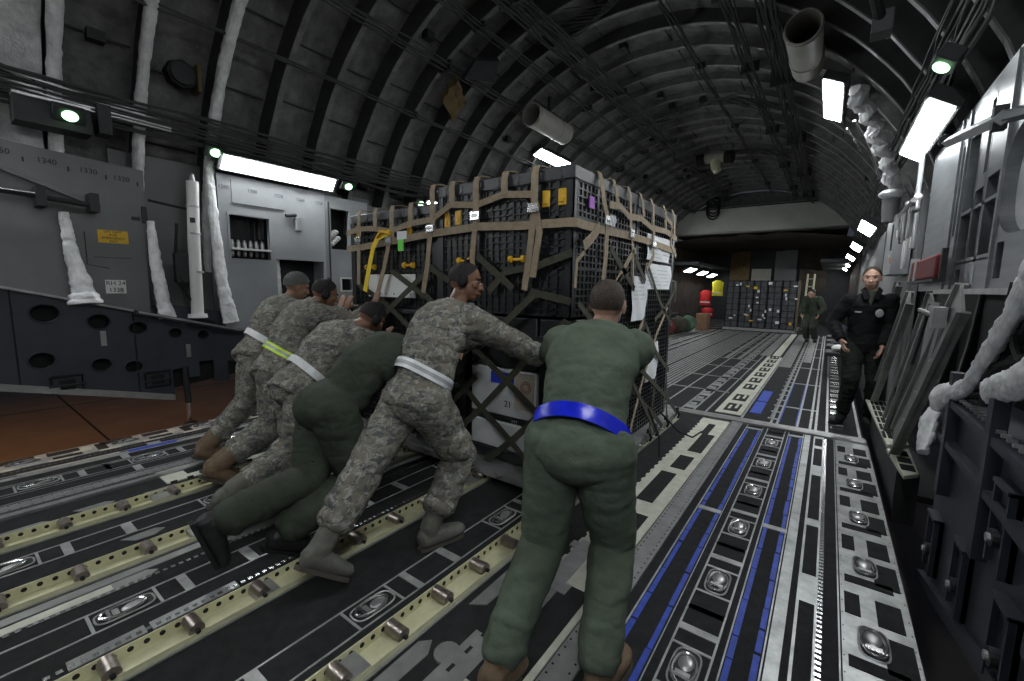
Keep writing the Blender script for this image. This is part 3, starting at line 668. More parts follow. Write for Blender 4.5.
# sill beams (left and right): the web with lightening holes, cut so the holes are real
def sill(name, x0, x1, side):
    t = empty(name, (x0, 0, .5)); struct(t)
    zt = lambda y: 1.53-.27*y if y < 2.1 else .96-.02*(y-2.1)
    zb = (lambda y: .66-.27*y) if side < 0 else (lambda y: .69-.25*y)
    me = MB(); poly = [(-2.6, zb(-2.6)), (1.48, zb(1.48))]
    if side < 0: poly += [(1.48, .58), (1.62, .60), (1.62, .48), (1.72, .48), (1.72, .64), (1.86, .64), (1.86, .40), (2.0, .38), (2.0, .62), (2.3, .5), (5.3, .05)]
    else: poly += [(3.2, zb(3.2)), (3.2, .90)]
    poly += ([(5.3, .88)] if side < 0 else [])+[(2.1, .96), (-2.6, 1.53+.27*2.6)]
    me.prism(poly, 'x', min(x0, x1), max(x0, x1), M_navy)
    web = me.build('web', t, smooth=False)
    cut = MB()
    rows = [(-.25, 1.45, .085), (.22, 1.30, .08), (.61, 1.21, .078), (.95, 1.12, .068), (1.23, 1.04, .062), (1.53, .97, .05), (1.78, .93, .045), (-.2, 1.0, .08), (.22, .89, .075), (.56, .80, .07), (.94, .71, .062), (1.17, .66, .058)]
    if side > 0: rows = [(a, c-.1, r) for a, c, r in rows]
    for (yy, zz, r) in rows:
        if any(abs(yy-q[0])+abs(zz-q[1]) < 1e-6 for q in []): continue
        cut.prism([(yy+r*1.15*math.cos(a*PI/10), zz+r*math.sin(a*PI/10)) for a in range(20)], 'x', min(x0, x1)-.1, max(x0, x1)+.1, M_hole)
    co = cut.build('cutter'); md = web.modifiers.new('holes', 'BOOLEAN'); md.object = co; md.operation = 'DIFFERENCE'; md.solver = 'EXACT'
    bpy.context.view_layer.update(); dg = bpy.context.evaluated_depsgraph_get(); nm = bpy.data.meshes.new_from_object(web.evaluated_get(dg)); web.modifiers.clear(); web.data = nm; bpy.data.objects.remove(co)
    s = -side; xf = x1   # inboard face
    m = MB()
    for (yy, zz, r) in rows: m.tube([(xf+s*.002, yy+(r+.004)*1.15*math.cos(a*PI/12), zz+(r+.004)*math.sin(a*PI/12)) for a in range(25)], .008, M_navy, 5)
    m.build('hole_rims', t)
    if side < 0: m = MB(); m.prism([(-2.6, 1.2), (1.3, .35), (2.6, .5), (5.3, .2), (5.3, .85), (2.1, .9), (-2.6, 2.1)], 'x', x0-.035, x0-.025, M_hole); m.build('dark_backing', t, smooth=False)  # near-black sheet added behind the sill so its holes look shaded
    m = MB(); ye = 1.48 if side < 0 else 3.2; m.prism([(-2.6, zb(-2.6)), (ye, zb(ye)), (ye, zb(ye)+.06), (-2.6, zb(-2.6)+.06)], 'x', min(xf, xf+s*.03), max(xf, xf+s*.03), M_alu if side < 0 else M_navy); m.build('bottom_lip', t, smooth=False)
    m = MB()
    xa, xb = sorted((x0-s*.28, xf+s*.05))
    if side > 0:
        m.prism([(-2.6, zt(-2.6)), (2.1, zt(2.1)), (3.2, .92), (3.2, .94), (2.1, zt(2.1)+.02), (-2.6, zt(-2.6)+.02)], 'x', .55, .80, M_navy); m.build('top_rail', t, smooth=False); return t, zt
    m.prism([(-2.6, zt(-2.6)), (1.25, zt(1.25)), (1.25, zt(1.25)+.02), (-2.6, zt(-2.6)+.02)], 'x', xa, xb, M_alu if side < 0 else M_navy)
    m.prism([(1.2, zt(1.2)-.02), (2.1, zt(2.1)-.02), (5.3, .86), (5.3, .89), (2.1, zt(2.1)+.02), (1.2, zt(1.2)+.02)], 'x', *sorted((x0-s*.28, xf+s*.11)), M_navy)
    m.prism([(1.22, zt(1.2)-.01), (2.1, zt(2.1)-.0), (5.3, .88), (5.3, .90), (2.1, zt(2.1)+.02), (1.22, zt(1.2)+.01)], 'x', *sorted((xf+s*.09, xf+s*.12)), M_alu if side < 0 else M_dark)
    m.prism([(1.55, 1.13), (2.1, 1.02), (2.1, 1.16), (1.55, 1.26)] if side < 0 else [(1.55, 1.1), (2.1, 1.0), (2.1, 1.04), (1.55, 1.14)], 'x', *sorted((x0-s*.1, x0-s*.06)), M_navy)
    m.prism([(-2.6, zt(-2.6)+.02), (1.5, zt(1.5)+.02), (1.5, zt(1.5)+.10), (-2.6, zt(-2.6)+.10)], 'x', *sorted((x0-s*.12, x0-s*.08)), M_navy)
    m.build('top_rail', t, smooth=False)
    return t, zt
sl, ztl = sill('wall_left_sill', -5.56, -5.50, -1); sl.name = 'baseboard_left'
m = MB()
for (yy, zz) in ((.70, .86), (1.35, .80)): 
    m.tube([(-5.49, yy-.10, zz-.22), (-5.49, yy+.10, zz-.22), (-5.49, yy+.10, zz-.37), (-5.49, yy-.10, zz-.37), (-5.49, yy-.10, zz-.22)], .012, M_black, 6); m.box(-5.5, -5.47, yy-.05, yy+.05, zz-.34, zz-.25, M_black); m.tube([(-5.47, yy-.12, zz-.30), (-5.47, yy+.12, zz-.30)], .01, M_dark, 6)
for (yy, zz) in ((.97, 1.05), (1.63, .86)): m.box(-5.5, -5.49, yy-.02, yy+.02, zz-.16, zz-.02, M_alu)
m.build('latch_fittings', sl)
for yy in (.42, 1.20):
    m = MB(); m.box(-5.5, -5.496, yy-.006, yy+.006, .66-.27*yy, 1.53-.27*yy, M_black); m.build('seam', sl, smooth=False)
t = thing('ramp_strut', 'dark hydraulic strut under the left sill, lit orange from outside', 'strut', (-5.52, 1.6, -.1))
m = MB(); m.tube([(-5.52, 1.59, .60), (-5.52, 1.6, .2)], .03, M_dark, 10); m.tube([(-5.52, 1.6, .25), (-5.52, 1.6, -.05)], .018, M_chrome, 10); m.build('rod', t)
m = MB(); m.ell((-5.52, 1.6, -.05), (V((.06, 0, 0)), V((0, .08, 0)), V((0, 0, .05))), M_dark); m.tube([(-5.52, 1.6, -.05), (-5.45, 1.5, -.14), (-5.3, 1.4, -.15)], .02, M_black, 6); m.build('foot', t)

# ================================================================ RIGHT WALL
XR = .66
sr, ztr = sill('wall_right_sill', .62, .56, 1); sr.name = 'baseboard_right'
m = MB()
for (yy, zz) in ((3.0, .20), (2.48, .30), (1.95, .36), (2.1, .70)):
    m.box(.525, .56, yy-.08, yy-.065, zz-.14, zz+.16, M_navy); m.box(.525, .56, yy+.065, yy+.08, zz-.14, zz+.16, M_navy); m.box(.545, .56, yy-.08, yy+.08, zz-.14, zz+.16, M_navy); m.box(.52, .56, yy-.08, yy+.08, zz+.15, zz+.165, M_navy)
    m.loft([(.515, yy, zz-.03), (.545, yy, zz-.03)], .032, M_dark, n=12); m.loft([(.505, yy, zz-.03), (.515, yy, zz-.03)], .016, M_alu, n=8)
m.build('mooring_fittings', sr, smooth=False)
m = MB()
for zz in (.78, .98): m.box(.52, .56, 1.2, 3.15, zz-.03, zz+.0, M_navy)
for yy in (1.7, 2.3, 2.95): m.box(.515, .56, yy-.03, yy+.03, .5, 1.12, M_navy)
for j in range(30): m.box(.53, .555, 1.3+j*.06, 1.315+j*.06, 1.0, 1.012, M_alu)
m.build('stiffeners', sr, smooth=False)
t = empty('wall_right', (XR, 0, 1)); struct(t)
m = MB()
hl = [(3.38, 3.60, 1.70, 2.15), (3.66, 3.84, 1.70, 2.12), (3.88, 4.14, 1.70, 2.50), (3.12, 3.24, 1.58, 1.78), (3.62, 3.72, 2.2, 2.6), (4.22, 4.34, 1.9, 2.5), (3.95, 4.1, 1.55, 1.66)]
frame_panel(m, .2, 5.5, 1.52, 2.72, XR, XR+.04, hl+[(2.56, 3.34, 1.76, 2.34)], M_brush)
m.box(XR+.28, XR+.30, 2.2, 4.9, 1.5, 2.75, M_dark)
for yy in (3.36, 3.64, 3.86, 4.18, 4.7): m.box(XR, XR+.28, yy-.008, yy+.008, 1.55, 2.7, M_brush)
for yy, h_ in ((3.30, 2.7), (4.18, 2.7), (4.40, 2.7)): m.box(XR-.012, XR, yy-.015, yy+.015, 1.52, h_, M_brush)
m.box(XR-.03, XR+.03, .2, 4.55, 1.50, 1.53, M_alu)
for a, c in ((1.70, .02), (2.02, .01)): m.box(XR, XR+.25, 3.38, 4.14, a-.01, a+c, M_brush)
for zz in (1.62,): m.box(XR-.003, XR, 3.60, 3.66, zz-.06, zz+.05, M_lpanel)
m.build('brushed_panel', t, smooth=False)
# surround of the oval window with the corner fill
m = MB(); n = 40; a_, b_, cy, cz = .36, .265, 2.95, 2.05
outer = []; inner = []
for j in range(n):
    a = 2*PI*j/n; ex = lambda v: math.copysign(abs(v)**.75, v)
    inner.append((cy+a_*ex(math.cos(a)), cz+b_*ex(math.sin(a))))
    c_, s_ = math.cos(a), math.sin(a); k_ = min(.39/abs(c_) if abs(c_) > 1e-6 else 9, .29/abs(s_) if abs(s_) > 1e-6 else 9); outer.append((cy+k_*c_, cz+k_*s_))
vs = [(XR, *p) for p in outer]+[(XR, *p) for p in inner]+[(XR+.04, *p) for p in outer]+[(XR+.07, *p) for p in inner]
fs = [(j, (j+1) % n, n+(j+1) % n, n+j) for j in range(n)]+[(n+j, n+(j+1) % n, 3*n+(j+1) % n, 3*n+j) for j in range(n)]+[(2*n+j, 3*n+j, 3*n+(j+1) % n, 2*n+(j+1) % n) for j in range(n)]
m.add(vs, fs, M_brush); m.build('window_surround', t)
wn = MB(); wn.prism(inner, 'x', XR+.055, XR+.09, mat('window_shade', (.8, .8, .8), .35, 0, .05)); o = wn.build('window_1', smooth=False); struct(o)
m = MB(); m.tube([(XR-.03, yy_, 2.0) for yy_ in (0, 1)], .001, M_alu, 4)
for j in range(8): m.tube([(XR+.12, 3.43+.02*j, 1.74), (XR+.12, 3.43+.02*j, 1.85+.02*(j % 3))], .009, M_alu, 6)
for j in range(6): m.tube([(XR+.12, 3.92+.03*j, 1.74), (XR+.12, 3.92+.03*j, 1.95)], .011, M_panel, 6)
m.tube([(XR+.05, 3.95, 2.6), (XR+.05, 3.95, 1.8), (XR+.08, 4.05, 1.7)], .012, M_alu, 6); m.tube([(XR+.05, 4.02, 2.6), (XR+.05, 4.05, 1.75)], .008, M_alu, 6)
m.box(XR+.03, XR+.06, 3.99, 4.04, 2.1, 2.2, M_green if False else mat('green_tag', (.02, .35, .1), .6)); m.build('recess_pipes', t)
t2 = thing('support_arm', 'grey square-section arm with drilled holes reaching out from the right wall', 'arm', (.5, 3.0, 2.3))
m = MB(); m.tube([(.47, 3.55, 2.36), (.47, 2.48, 2.165)], .028, M_lpanel, 4); m.build('arm', t2, smooth=False)
m = MB(); m.tube([(.47, 2.50, 2.17), (.66, 2.46, 2.19)], .026, M_brush, 6); m.box(.45, .49, 2.50, 2.54, 2.13, 2.22, M_dark); m.ell((.47, 3.66, 2.40), (V((.03, 0, 0)), V((0, .04, 0)), V((0, 0, .035))), M_dark); m.build('joint', t2)
t2 = thing('valve_cluster', 'cluster of pale valves and pipes on the right wall below the large lamp', 'valves', (.55, 5.4, 2.2))
m = MB(); m.tube([(.56, 5.35, 2.75), (.56, 5.35, 2.35)], .018, M_lpanel, 10); m.tube([(.56, 5.35, 2.4), (.56, 5.3, 1.9)], .022, M_alu, 10)
for j in range(7): m.ell((.52+.02*(j % 2), 5.0+.13*j, 2.20+.06*((j*5) % 3)), (V((.03, 0, 0)), V((0, .035, 0)), V((0, 0, .03))), M_white if j % 2 else M_panel, 10, 7)
m.tube([(.50, 4.95, 2.27), (.50, 5.9, 2.27)], .02, M_alu, 8); m.tube([V((.5, 5.75+.14*math.cos(a*.5), 2.16+.12*math.sin(a*.5))) for a in range(13)], .012, M_white, 6)
for j in range(5): m.tube([(.51, 5.05+.17*j, 2.3), (.51, 5.05+.17*j, 1.98)], .012, M_alu if j % 2 else M_panel, 8)
m.tube([(.58, 6.0, 2.3), (.58, 6.0, 1.75)], .02, M_white, 8); m.build('valves', t2)
t2 = thing('red_fabric_case', 'dark red fabric case hung on the right wall behind the standing man', 'case', (.52, 4.6, 1.6))
m = MB(); m.box(.555, .60, 4.05, 5.15, 1.60, 1.77, M_red); m.build('case', t2, smooth=True, bevel=.02)
m = MB(); m.box(.545, .605, 4.0, 5.2, 1.58, 1.60, M_dark); m.box(.55, .605, 5.15, 5.2, 1.6, 1.80, M_lpanel); m.box(.575, .605, 4.0, 4.05, 1.6, 1.80, M_dark); m.box(.548, .556, 4.85, 4.92, 1.6, 1.77, M_lpanel); m.build('end_plate', t2, smooth=False)
# leaning frames (fuselage frames run out past the sill)
def lean(lab, p, q, wy, depth, m_=M_panel, holes=True):
    p, q = V(p), V(q); t2 = thing('leaning_frame', lab, 'frame', q, 'grey frames leaning between the sill and the right wall')
    m = MB(); t_ = (q-p).normalized(); sd = V((0, 1, 0)); sd = (sd-t_*sd.dot(t_)).normalized(); o_ = t_.cross(sd); Lh = (q-p).length
    Mx = Matrix.Translation(p) @ Matrix((sd, o_, t_)).transposed().to_4x4()
    m.box(-wy/2, wy/2, -.008, .008, 0, Lh, m_, Mx); m.box(-wy/2, -wy/2+.02, -depth/2, depth/2, 0, Lh, m_, Mx); m.box(wy/2-.02, wy/2, -depth/2, depth/2, 0, Lh, m_, Mx)
    m.build('channel', t2, smooth=False)
    m = MB()
    for j in range(4):
        c = p.lerp(q, .15+.22*j)
        m.ell(c, (sd*.02, o_*.02, t_*.02), M_alu, 8, 6)
    m.build('bolts', t2)
    return t2
lean('wide grey frame with bolts leaning just left of the white insulated tube', (.62, 3.55, 1.48), (.50, 4.35, .35), .30, .06, M_frame)
lean('grey frame with a pale inner plate, second behind the dark sill', (.62, 4.45, 1.46), (.50, 4.9, .35), .24, .06, M_frame)
lean('dark narrow frame leaning right behind the standing man', (.60, 5.4, 1.46), (.48, 5.95, .42), .26, .06, M_frame)
lean('farther dark frame standing behind the standing man', (.62, 6.6, 1.6), (.50, 6.9, .3), .26, .06, M_frame)
t2 = thing('pale_shield_plate', 'pale grey curved plate between the leaning frames', 'plate', (.62, 4.6, .4))
m = MB(); m.prism([(4.05, 1.44), (4.35, 1.44), (5.5, .45), (4.5, .40)], 'x', .60, .61, M_lpanel); m.prism([(3.66, 1.42), (4.2, 1.42), (4.25, .95), (4.0, .9)], 'x', .57, .585, M_lpanel); m.build('plate', t2, smooth=False)
m = MB(); m.tube([(.53, 3.6, 1.36), (.53, 4.2, 1.38)], .018, M_chrome, 8); m.tube([(.53, 3.9, 1.36), (.52, 4.15, 1.0)], .01, M_dark, 8); m.box(.5, .56, 3.5, 3.6, 1.3, 1.42, M_alu); m.box(.52, .6, 4.85, 5.0, .62, .70, M_dark); m.build('handle', t2)
strut('long white insulated tube crossing the dark gap above the right sill', [(.50, 1.9, 1.72), (.53, 2.3, 1.42), (.55, 2.8, 1.08), (.52, 3.15, .95)], [.045, .042, .042, .075])
strut('crumpled silver foil wrap lying on the right sill', [(.52, 1.7, 1.42), (.53, 2.1, 1.22), (.54, 2.45, 1.12)], [.06, .055, .05])
strut('crumpled foil end hanging down by the cream step plate', [(.55, 3.30, .90), (.50, 3.18, .80), (.47, 3.08, .66)], [.04, .07, .04])
m = MB()
for j in range(5): m.tube([(.58+.01*j, 1.9+.2*j, 1.35+.05*j), (.56, 2.6, 1.2-.04*j), (.58, 3.2, .95)], .016, M_black, 6)
m.tube([V((.55, 2.22+.10*math.cos(a*.5), 1.38+.10*math.sin(a*.5))) for a in range(13)], .013, M_black, 6)
tag(m.build('hose_bundle', None, org=V((.58, 2.4, 1.0))), 'black hoses in the dark gap behind the white insulated tube', 'hoses')
# lower fairing behind the gap
m = MB(); m.box(.98, 1.0, .2, 6, .1, 1.6, M_dark); m.box(.62, 1.0, 4.4, 17.6, -.1, -.05, M_dark); m.box(.72, .76, 6.4, 17.7, 0, 2.6, M_panel); m.box(.5, .74, 7.5, 17.5, 0, .42, M_dark); o = m.build('wall_right_lower', smooth=False); o.name = 'wall_right.001'; struct(o)
# cream step plate
t2 = thing('step_plate', 'cream lattice plate with dark grip tiles beside the standing man', 'plate', (.52, 5, .3))
m = MB()
m.prism([(.42, 6.1), (.60, 6.1), (.60, 4.45), (.46, 4.35)], 'z', .30, .325, M_cream); m.prism([(.46, 4.35), (.60, 4.45), (.585, 3.85), (.50, 3.75)], 'z', .27, .295, M_cream); m.build('plate', t2, smooth=False)
m = MB()
for j in range(6):
    for (x0, x1) in ((.455, .475), (.485, .515), (.525, .555), (.565, .585)): m.box(x0, x1, 4.55+j*.26, 4.55+j*.26+.2, .324, .329, M_grip)
for j in range(3): m.box(.50, .575, 3.88+j*.17, 4.0+j*.17, .294, .299, M_grip)
m.build('grip_tiles', t2, smooth=False)
m = MB(); m.box(.48, .6, 3.9, 6.0, -.1, .27, M_dark); m.build('support', t2, smooth=False)
# ceiling equipment at the right
t2 = thing('foil_bundle', 'bright silver foil-wrapped duct bundle curving down the right roof', 'insulation', (.3, 7.5, 3.3))
m = MB(); pts = [arc(3.25+.03*math.sin(j*2), math.radians(40-j*.85), 5.9+.06*j) for j in range(20)]; m.loft(pts, [(.07+.07*math.sin(PI*j/19), .06+.02*math.sin(j*.8)) for j in range(20)], M_foil, side=(0, 1, 0), n=20); crumple(m.build('foil_wrap', t2), .022, 9)
m = MB(); m.tube([arc(3.12, math.radians(36-j*1.2), 6.1+.07*j) for j in range(10)], .014, M_chrome, 6); m.tube([arc(3.05, math.radians(36-j*1.0), 6.2+.03*j) for j in range(6)], .010, M_chrome, 6); m.build('pipe', t2)
m = MB(); m.loft([(.50, 7.0, 2.62), (.50, 7.0, 2.35)], [.09, .07], M_panel, n=14); m.ell((.50, 7.0, 2.68), (V((.13, 0, 0)), V((0, .15, 0)), V((0, 0, .06))), M_foil); m.build('canister', t2)
t2 = thing('equipment_rack', 'grey instrument rack on the right wall above the standing man', 'rack', (.45, 9, 1.2))
m = MB(); m.box(.54, .7, 6.7, 7.6, 1.72, 2.40, M_lpanel); m.box(.535, .55, 6.8, 6.95, 2.0, 2.3, M_hole); m.box(.53, .7, 7.6, 8.2, 1.8, 2.3, M_panel); m.build('casing', t2, smooth=False)
m = MB(); m.box(.532, .54, 6.72, 6.78, 1.84, 1.90, mat('orange_tag', (.7, .2, .03), .6)); m.box(.532, .54, 6.85, 6.97, 1.93, 1.96, M_white); m.build('placard', t2, smooth=False)
m = MB(); p = arc(3.3, math.radians(50), 2.2); q = arc(3.05, math.radians(32), 3.6); m.tube([p, q], .030, M_dark, 8); m.tube([p+V((.06, .1, -.05)), q+V((.04, .1, -.04))], .012, M_alu, 6)
m.box(q.x-.05, q.x+.05, q.y-.06, q.y+.06, q.z-.06, q.z+.06, M_dark)
tag(m.build('roof_brace', None, org=p), 'dark diagonal brace at the top right corner over the large lamp', 'brace')

# ================================================================ FORWARD HOLD
m = MB(); m.box(-5.6, .8, 25.2, 25.3, 0, 3.7, M_dark); m.box(-4.3, -3.4, 25.1, 25.2, 1.5, 3.5, M_yhose); m.box(-1.25, -.2, 25.1, 25.2, 1.5, 3.5, M_brown); m.box(-3.3, -2.45, 25.08, 25.2, 1.9, 2.6, M_duct); m.box(-2.3, -1.4, 25.1, 25.2, 1.8, 3.5, M_panel)
o = m.build('wall_front', smooth=False); struct(o)
m = MB(); vs = []; fs = []
for i in range(17):
    for j in range(21):
        x = -5.6+6.4*j/20; vs.append((x, 17.8+i*.46, 3.5-.0*i-.25*abs((x-XC)/3.1)**3+.12*noise.noise(V((i*.5, j*.6, 5)))))
for i in range(16):
    for j in range(20): q = i*21+j; fs.append((q, q+1, q+22, q+21))
m.add(vs, fs, M_brown)
for xs in (-5.5, .7): m.prism([(17.7, 0), (25.2, 0), (25.2, 3.6), (17.7, 3.6)], 'x', xs-.03, xs+.03, M_brown)
for (x0, x1) in ((-5.4, -4.3), (-.35, .65)): m.box(x0, x1, 18.3, 25, 2.5, 2.62, M_dark)
o = m.build('ceiling_forward'); o.name = 'ceiling.001'; struct(o)
# netted pallet far ahead
t = thing('netted_cargo_pallet', 'far pallet of stacked grey bundles under a dark net, at the end of the deck', 'cargo pallet', (-2.07, 18.9, 0))
m = MB(); m.box(-3.28, -.86, 18.4, 20.6, .0, .08, M_alu); m.build('pallet', t, smooth=False)
for i in range(5):
    m = MB(); m.box(-3.22+i*.46, -2.78+i*.46, 18.5, 20.5, .09, 1.88, M_bag)
    m.build('bundle_stack', t, bevel=.04)
m = MB()
for i in range(11): m.box(-3.24+i*.228, -3.22+i*.228, 18.47, 18.5, .08, 1.9, M_black)
for i in range(9): m.box(-3.24, -.92, 18.47, 18.5, .1+i*.22, .12+i*.22, M_black)
m.box(-3.25, -.9, 18.46, 18.5, .05, .085, M_white); m.box(-.90, -.86, 18.4, 18.5, .05, 1.9, M_ystrap if False else M_yhose); m.build('net', t, smooth=False)
for i in range(28):
    m = MB(); x = -3.15+random.random()*2.2; z = .2+random.random()*1.6; w_ = random.choice((.05, .08, .12)); m.box(x, x+w_, 18.445, 18.46, z, z+random.choice((.05, .1)), random.choice((M_paper, M_paper, M_bwhite, M_yel))); m.build('tag', t, smooth=False)
# clutter along the left of the forward hold
def vest(lab, x, y, z, m_, h=.6):
    t = thing('hanging_vest', lab, 'vest', (x, y, z)); m = MB()
    m.loft([(x, y, z), (x, y, z+h*.5), (x, y, z+h*.85), (x, y, z+h)], [(.24, .12), (.22, .12), (.25, .1), (.10, .06)], m_, side=(1, 0, 0), n=16); m.build('vest', t); m = MB(); m.box(x-.2, x+.2, y-.14, y-.12, z+.1, z+.16, M_bwhite); m.build('reflective_band', t, smooth=False)
vest('bright yellow vest hanging at the far left of the hold', -4.15, 21.5, 1.25, mat('vest_yellow', (.9, .8, .02), .6, emit=None), .7)
vest('red vest below and left of the yellow one', -4.35, 20.2, .85, mat('vest_red', (.7, .02, .02), .6), .65)
vest('second red vest lying lower beside the bags', -4.2, 20.0, .35, mat('vest_red2', (.6, .02, .02), .6), .4)
for i in range(7):
    m = MB(); y = 10.6+i*.9; x = -4.75; m.box(x-.35, x+.35, y-.35, y+.35, .0, .42+.12*((i*3) % 4), (M_dark, M_bag, M_dark, M_panel)[i % 4]); m.box(x-.36, x+.36, y-.02, y+.03, .0, .43+.12*((i*3) % 4), M_olive)
    tag(m.build('equipment_case', None, org=V((x, y, 0)), bevel=.03), 'dark case on the left of the far deck, %s counting away from the big pallet' % ('first', 'second', 'third', 'fourth', 'fifth', 'sixth', 'seventh')[i], 'case', 'cases on the left of the far deck')
for i, (x, y, r, m_, s_) in enumerate(((-4.1, 15.2, .30, M_olive, 'olive duffel bag beside the far left cases'), (-4.0, 16.0, .3, mat('green_duffel', (.08, .14, .09), .8), 'green duffel bag in front of the brown carton'), (-4.25, 14.3, .27, M_red, 'small dark red bag nearest the pallet on the left'))):
    t = thing('duffel_bag', s_, 'bag', (x, y, 0)); m = MB(); m.loft([(x, y-.45, .25), (x, y-.42, r), (x, y, r+.02), (x, y+.42, r), (x, y+.45, .25)], [.05, r*.8, r, r*.8, .05], m_, n=16); m.build('bag_body', t); m = MB(); m.tube([(x-.1, y-.2, r*1.9), (x, y, r*2.25), (x+.1, y+.2, r*1.9)], .02, M_black, 6); m.build('strap', t)
m = MB(); m.box(-4.0, -3.6, 17.2, 17.7, 0, .62, mat('brown_carton', (.25, .14, .08), .8)); m.box(-4.0, -3.6, 17.42, 17.47, .0, .625, M_duct); tag(m.build('carton', None, org=V((-3.8, 17.4, 0)), smooth=False), 'brown cardboard carton at the far left edge of the deck', 'carton')
for i in range(9):
    m = MB(); y = 11.5+i*.75; m.tube([(-5.2, y, .1), (-5.2, y, 2.2)], .03, M_alu, 6); m.tube([(-5.2, y, 1.9), (-4.9, y, 1.8), (-4.88, y, 1.0)], .035, M_duct if i % 2 else M_panel, 6)
    tag(m.build('seat_post', None, org=V((-5.2, y, 0))), 'upright post of the folded left wall seats, %s from the big pallet' % ('first', 'second', 'third', 'fourth', 'fifth', 'sixth', 'seventh', 'eighth', 'ninth')[i], 'post', 'posts along the far left wall')
# right side: stair, seats
t = thing('crew_ladder', 'yellow-edged crew ladder beside the far netted pallet', 'ladder', (-.6, 20.5, 0))
for x in (-.78, -.55): m = MB(); m.tube([(x, 20.4, 0), (x, 21.4, 2.2)], .035, M_yelprim, 6); m.build('rail', t)
for j in range(7): m = MB(); m.tube([(-.78, 20.45+.14*j, .15+.31*j), (-.55, 20.45+.14*j, .15+.31*j)], .02, M_alu, 6); m.build('rung', t)
for i in range(4):
    t = thing('folded_seat', 'folded dark wall seat on the right beyond the standing man, %s' % ('nearest', 'second', 'third', 'farthest')[i], 'seat', (.2, 9.5+i*1.1, 0), 'folded seats along the right wall')
    y = 9.5+i*1.1; m = MB(); m.box(.02, .45, y-.25, y+.25, .38, .46, M_dark); m.build('seat', t, smooth=False, bevel=.02); m = MB(); m.box(.40, .5, y-.25, y+.25, .5, 1.25, M_dark); m.build('backrest', t, smooth=False, bevel=.02)
    m = MB(); m.tube([(.1, y-.2, 0), (.1, y-.2, .38)], .015, M_alu, 6); m.tube([(.1, y+.2, 0), (.1, y+.2, .38)], .015, M_alu, 6); m.build('leg', t)
    m = MB(); m.ell((.22, y, .52), (V((.12, 0, 0)), V((0, .16, 0)), V((0, 0, .06))), (M_white, M_bag, M_olive, M_bag)[i], 10, 8); m.build('folded_blanket', t)

# ================================================================ CARGO PALLET
t = thing('cargo_pallet', 'aluminium cargo pallet under the stacked black crates, riding on the rollers', 'pallet', (-2.66, 3.7, .065))
m = MB(); m.box(-4.04, -1.28, 2.42, 5.02, .068, .125, M_alu); m.build('pallet_board', t, smooth=False, bevel=.006)
m = MB()
for j in range(11): x = -3.95+j*.26; m.tube([V((x-.03, 2.41, .11)), V((x, 2.385, .10)), V((x+.03, 2.41, .11))], .008, M_steel, 6)
for j in range(9): y = 2.55+j*.29; m.tube([V((-1.27, y-.03, .11)), V((-1.245, y, .10)), V((-1.27, y+.03, .11))], .008, M_steel, 6)
m.build('tie_rings', t)
def crate(lab, x0, x1, y0, y1, z0, z1, lid=.10, front=True, right=True, yel=(), hp=.048, vp=.062, nm='bulk_crate', grp='black bulk crates on the pallet'):
    t = thing(nm, lab, 'crate', ((x0+x1)/2, (y0+y1)/2, z0), grp)
    m = MB(); i = .013; zt = z1-lid
    m.box(x0+i, x1-i, y0+i, y1-i, z0, zt, M_box)
    def faces(u0, u1, mk):
        n = max(2, round((u1-u0)/vp)); 
        for k in range(n+1):
            u = u0+(u1-u0)*k/n; thick = .016 if k % 6 == 0 else .006
            mk(max(u0, u-thick), min(u1, u+thick), z0, zt)
        nz = max(2, round((zt-z0)/hp))
        for k in range(nz+1):
            z = z0+(zt-z0)*k/nz; th = .012 if k % 7 == 0 else .005
            mk(u0, u1, max(z0, z-th), min(zt, z+th))
    if front: faces(x0, x1, lambda a, b, c, d: m.box(a, b, y0, y0+i+.002, c, d, M_box))
    if right: faces(y0, y1, lambda a, b, c, d: m.box(x1-i-.002, x1, a, b, c, d, M_box))
    for (xx, yy) in ((x0+.02, y0+.02), (x1-.035, y0+.035), (x1-.03, y1-.03), (x0+.02, y1-.03)): m.box(xx-.035, xx+.033, yy-.033, yy+.033, z0, zt, M_box)
    m.build('crate_body', t, smooth=False)
    if lid:
        l_ = MB(); l_.box(x0-.01, x1+.01, y0-.01, y1+.01, zt, z1-.012, M_lid); l_.box(x0+.02, x1-.02, y0+.02, y1-.02, z1-.02, z1, M_lid)
        for k in range(7): u = x0+.08+(x1-x0-.16)*k/6; l_.box(u-.015, u+.015, y0-.014, y0, zt+.01, z1-.03, M_lid)
        l_.build('lid', t, smooth=True, bevel=.016)
    for (kind, x, z) in yel:
        h = MB()
        if kind == 'h': h.box(x-.05, x+.05, y0-.012, y0+.0, z-.01, z+.01, M_yel); h.loft([(x-.07, y0-.012, z), (x-.045, y0-.012, z)], .028, M_yel, n=8); h.loft([(x+.045, y0-.012, z), (x+.07, y0-.012, z)], .028, M_yel, n=8)
        else: h.box(x-.03, x+.03, y0-.006, y0+.01, z-.055, z+.055, M_yel); h.box(x-.015, x+.015, y0-.012, y0, z-.035, z+.0, M_yel)
        h.build('latch', t, smooth=False, bevel=.004)
    return t
crate('tall black crate with grey lid at the near right top corner of the load', -2.64, -1.40, 2.57, 3.68, 1.30, 2.31, yel=[('v', -1.61, 2.10), ('v', -1.485, 2.10), ('v', -2.55, 2.03), ('v', -2.43, 2.04), ('h', -1.84, 1.70), ('h', -2.35, 1.70)])
crate('black crate at the near left top of the load, with a white plate', -3.90, -2.68, 2.60, 3.70, 1.30, 2.19, lid=.09, right=True, yel=[('h', -3.60, 1.67), ('h', -3.05, 1.68), ('v', -3.82, 2.02), ('v', -3.05, 1.98)])
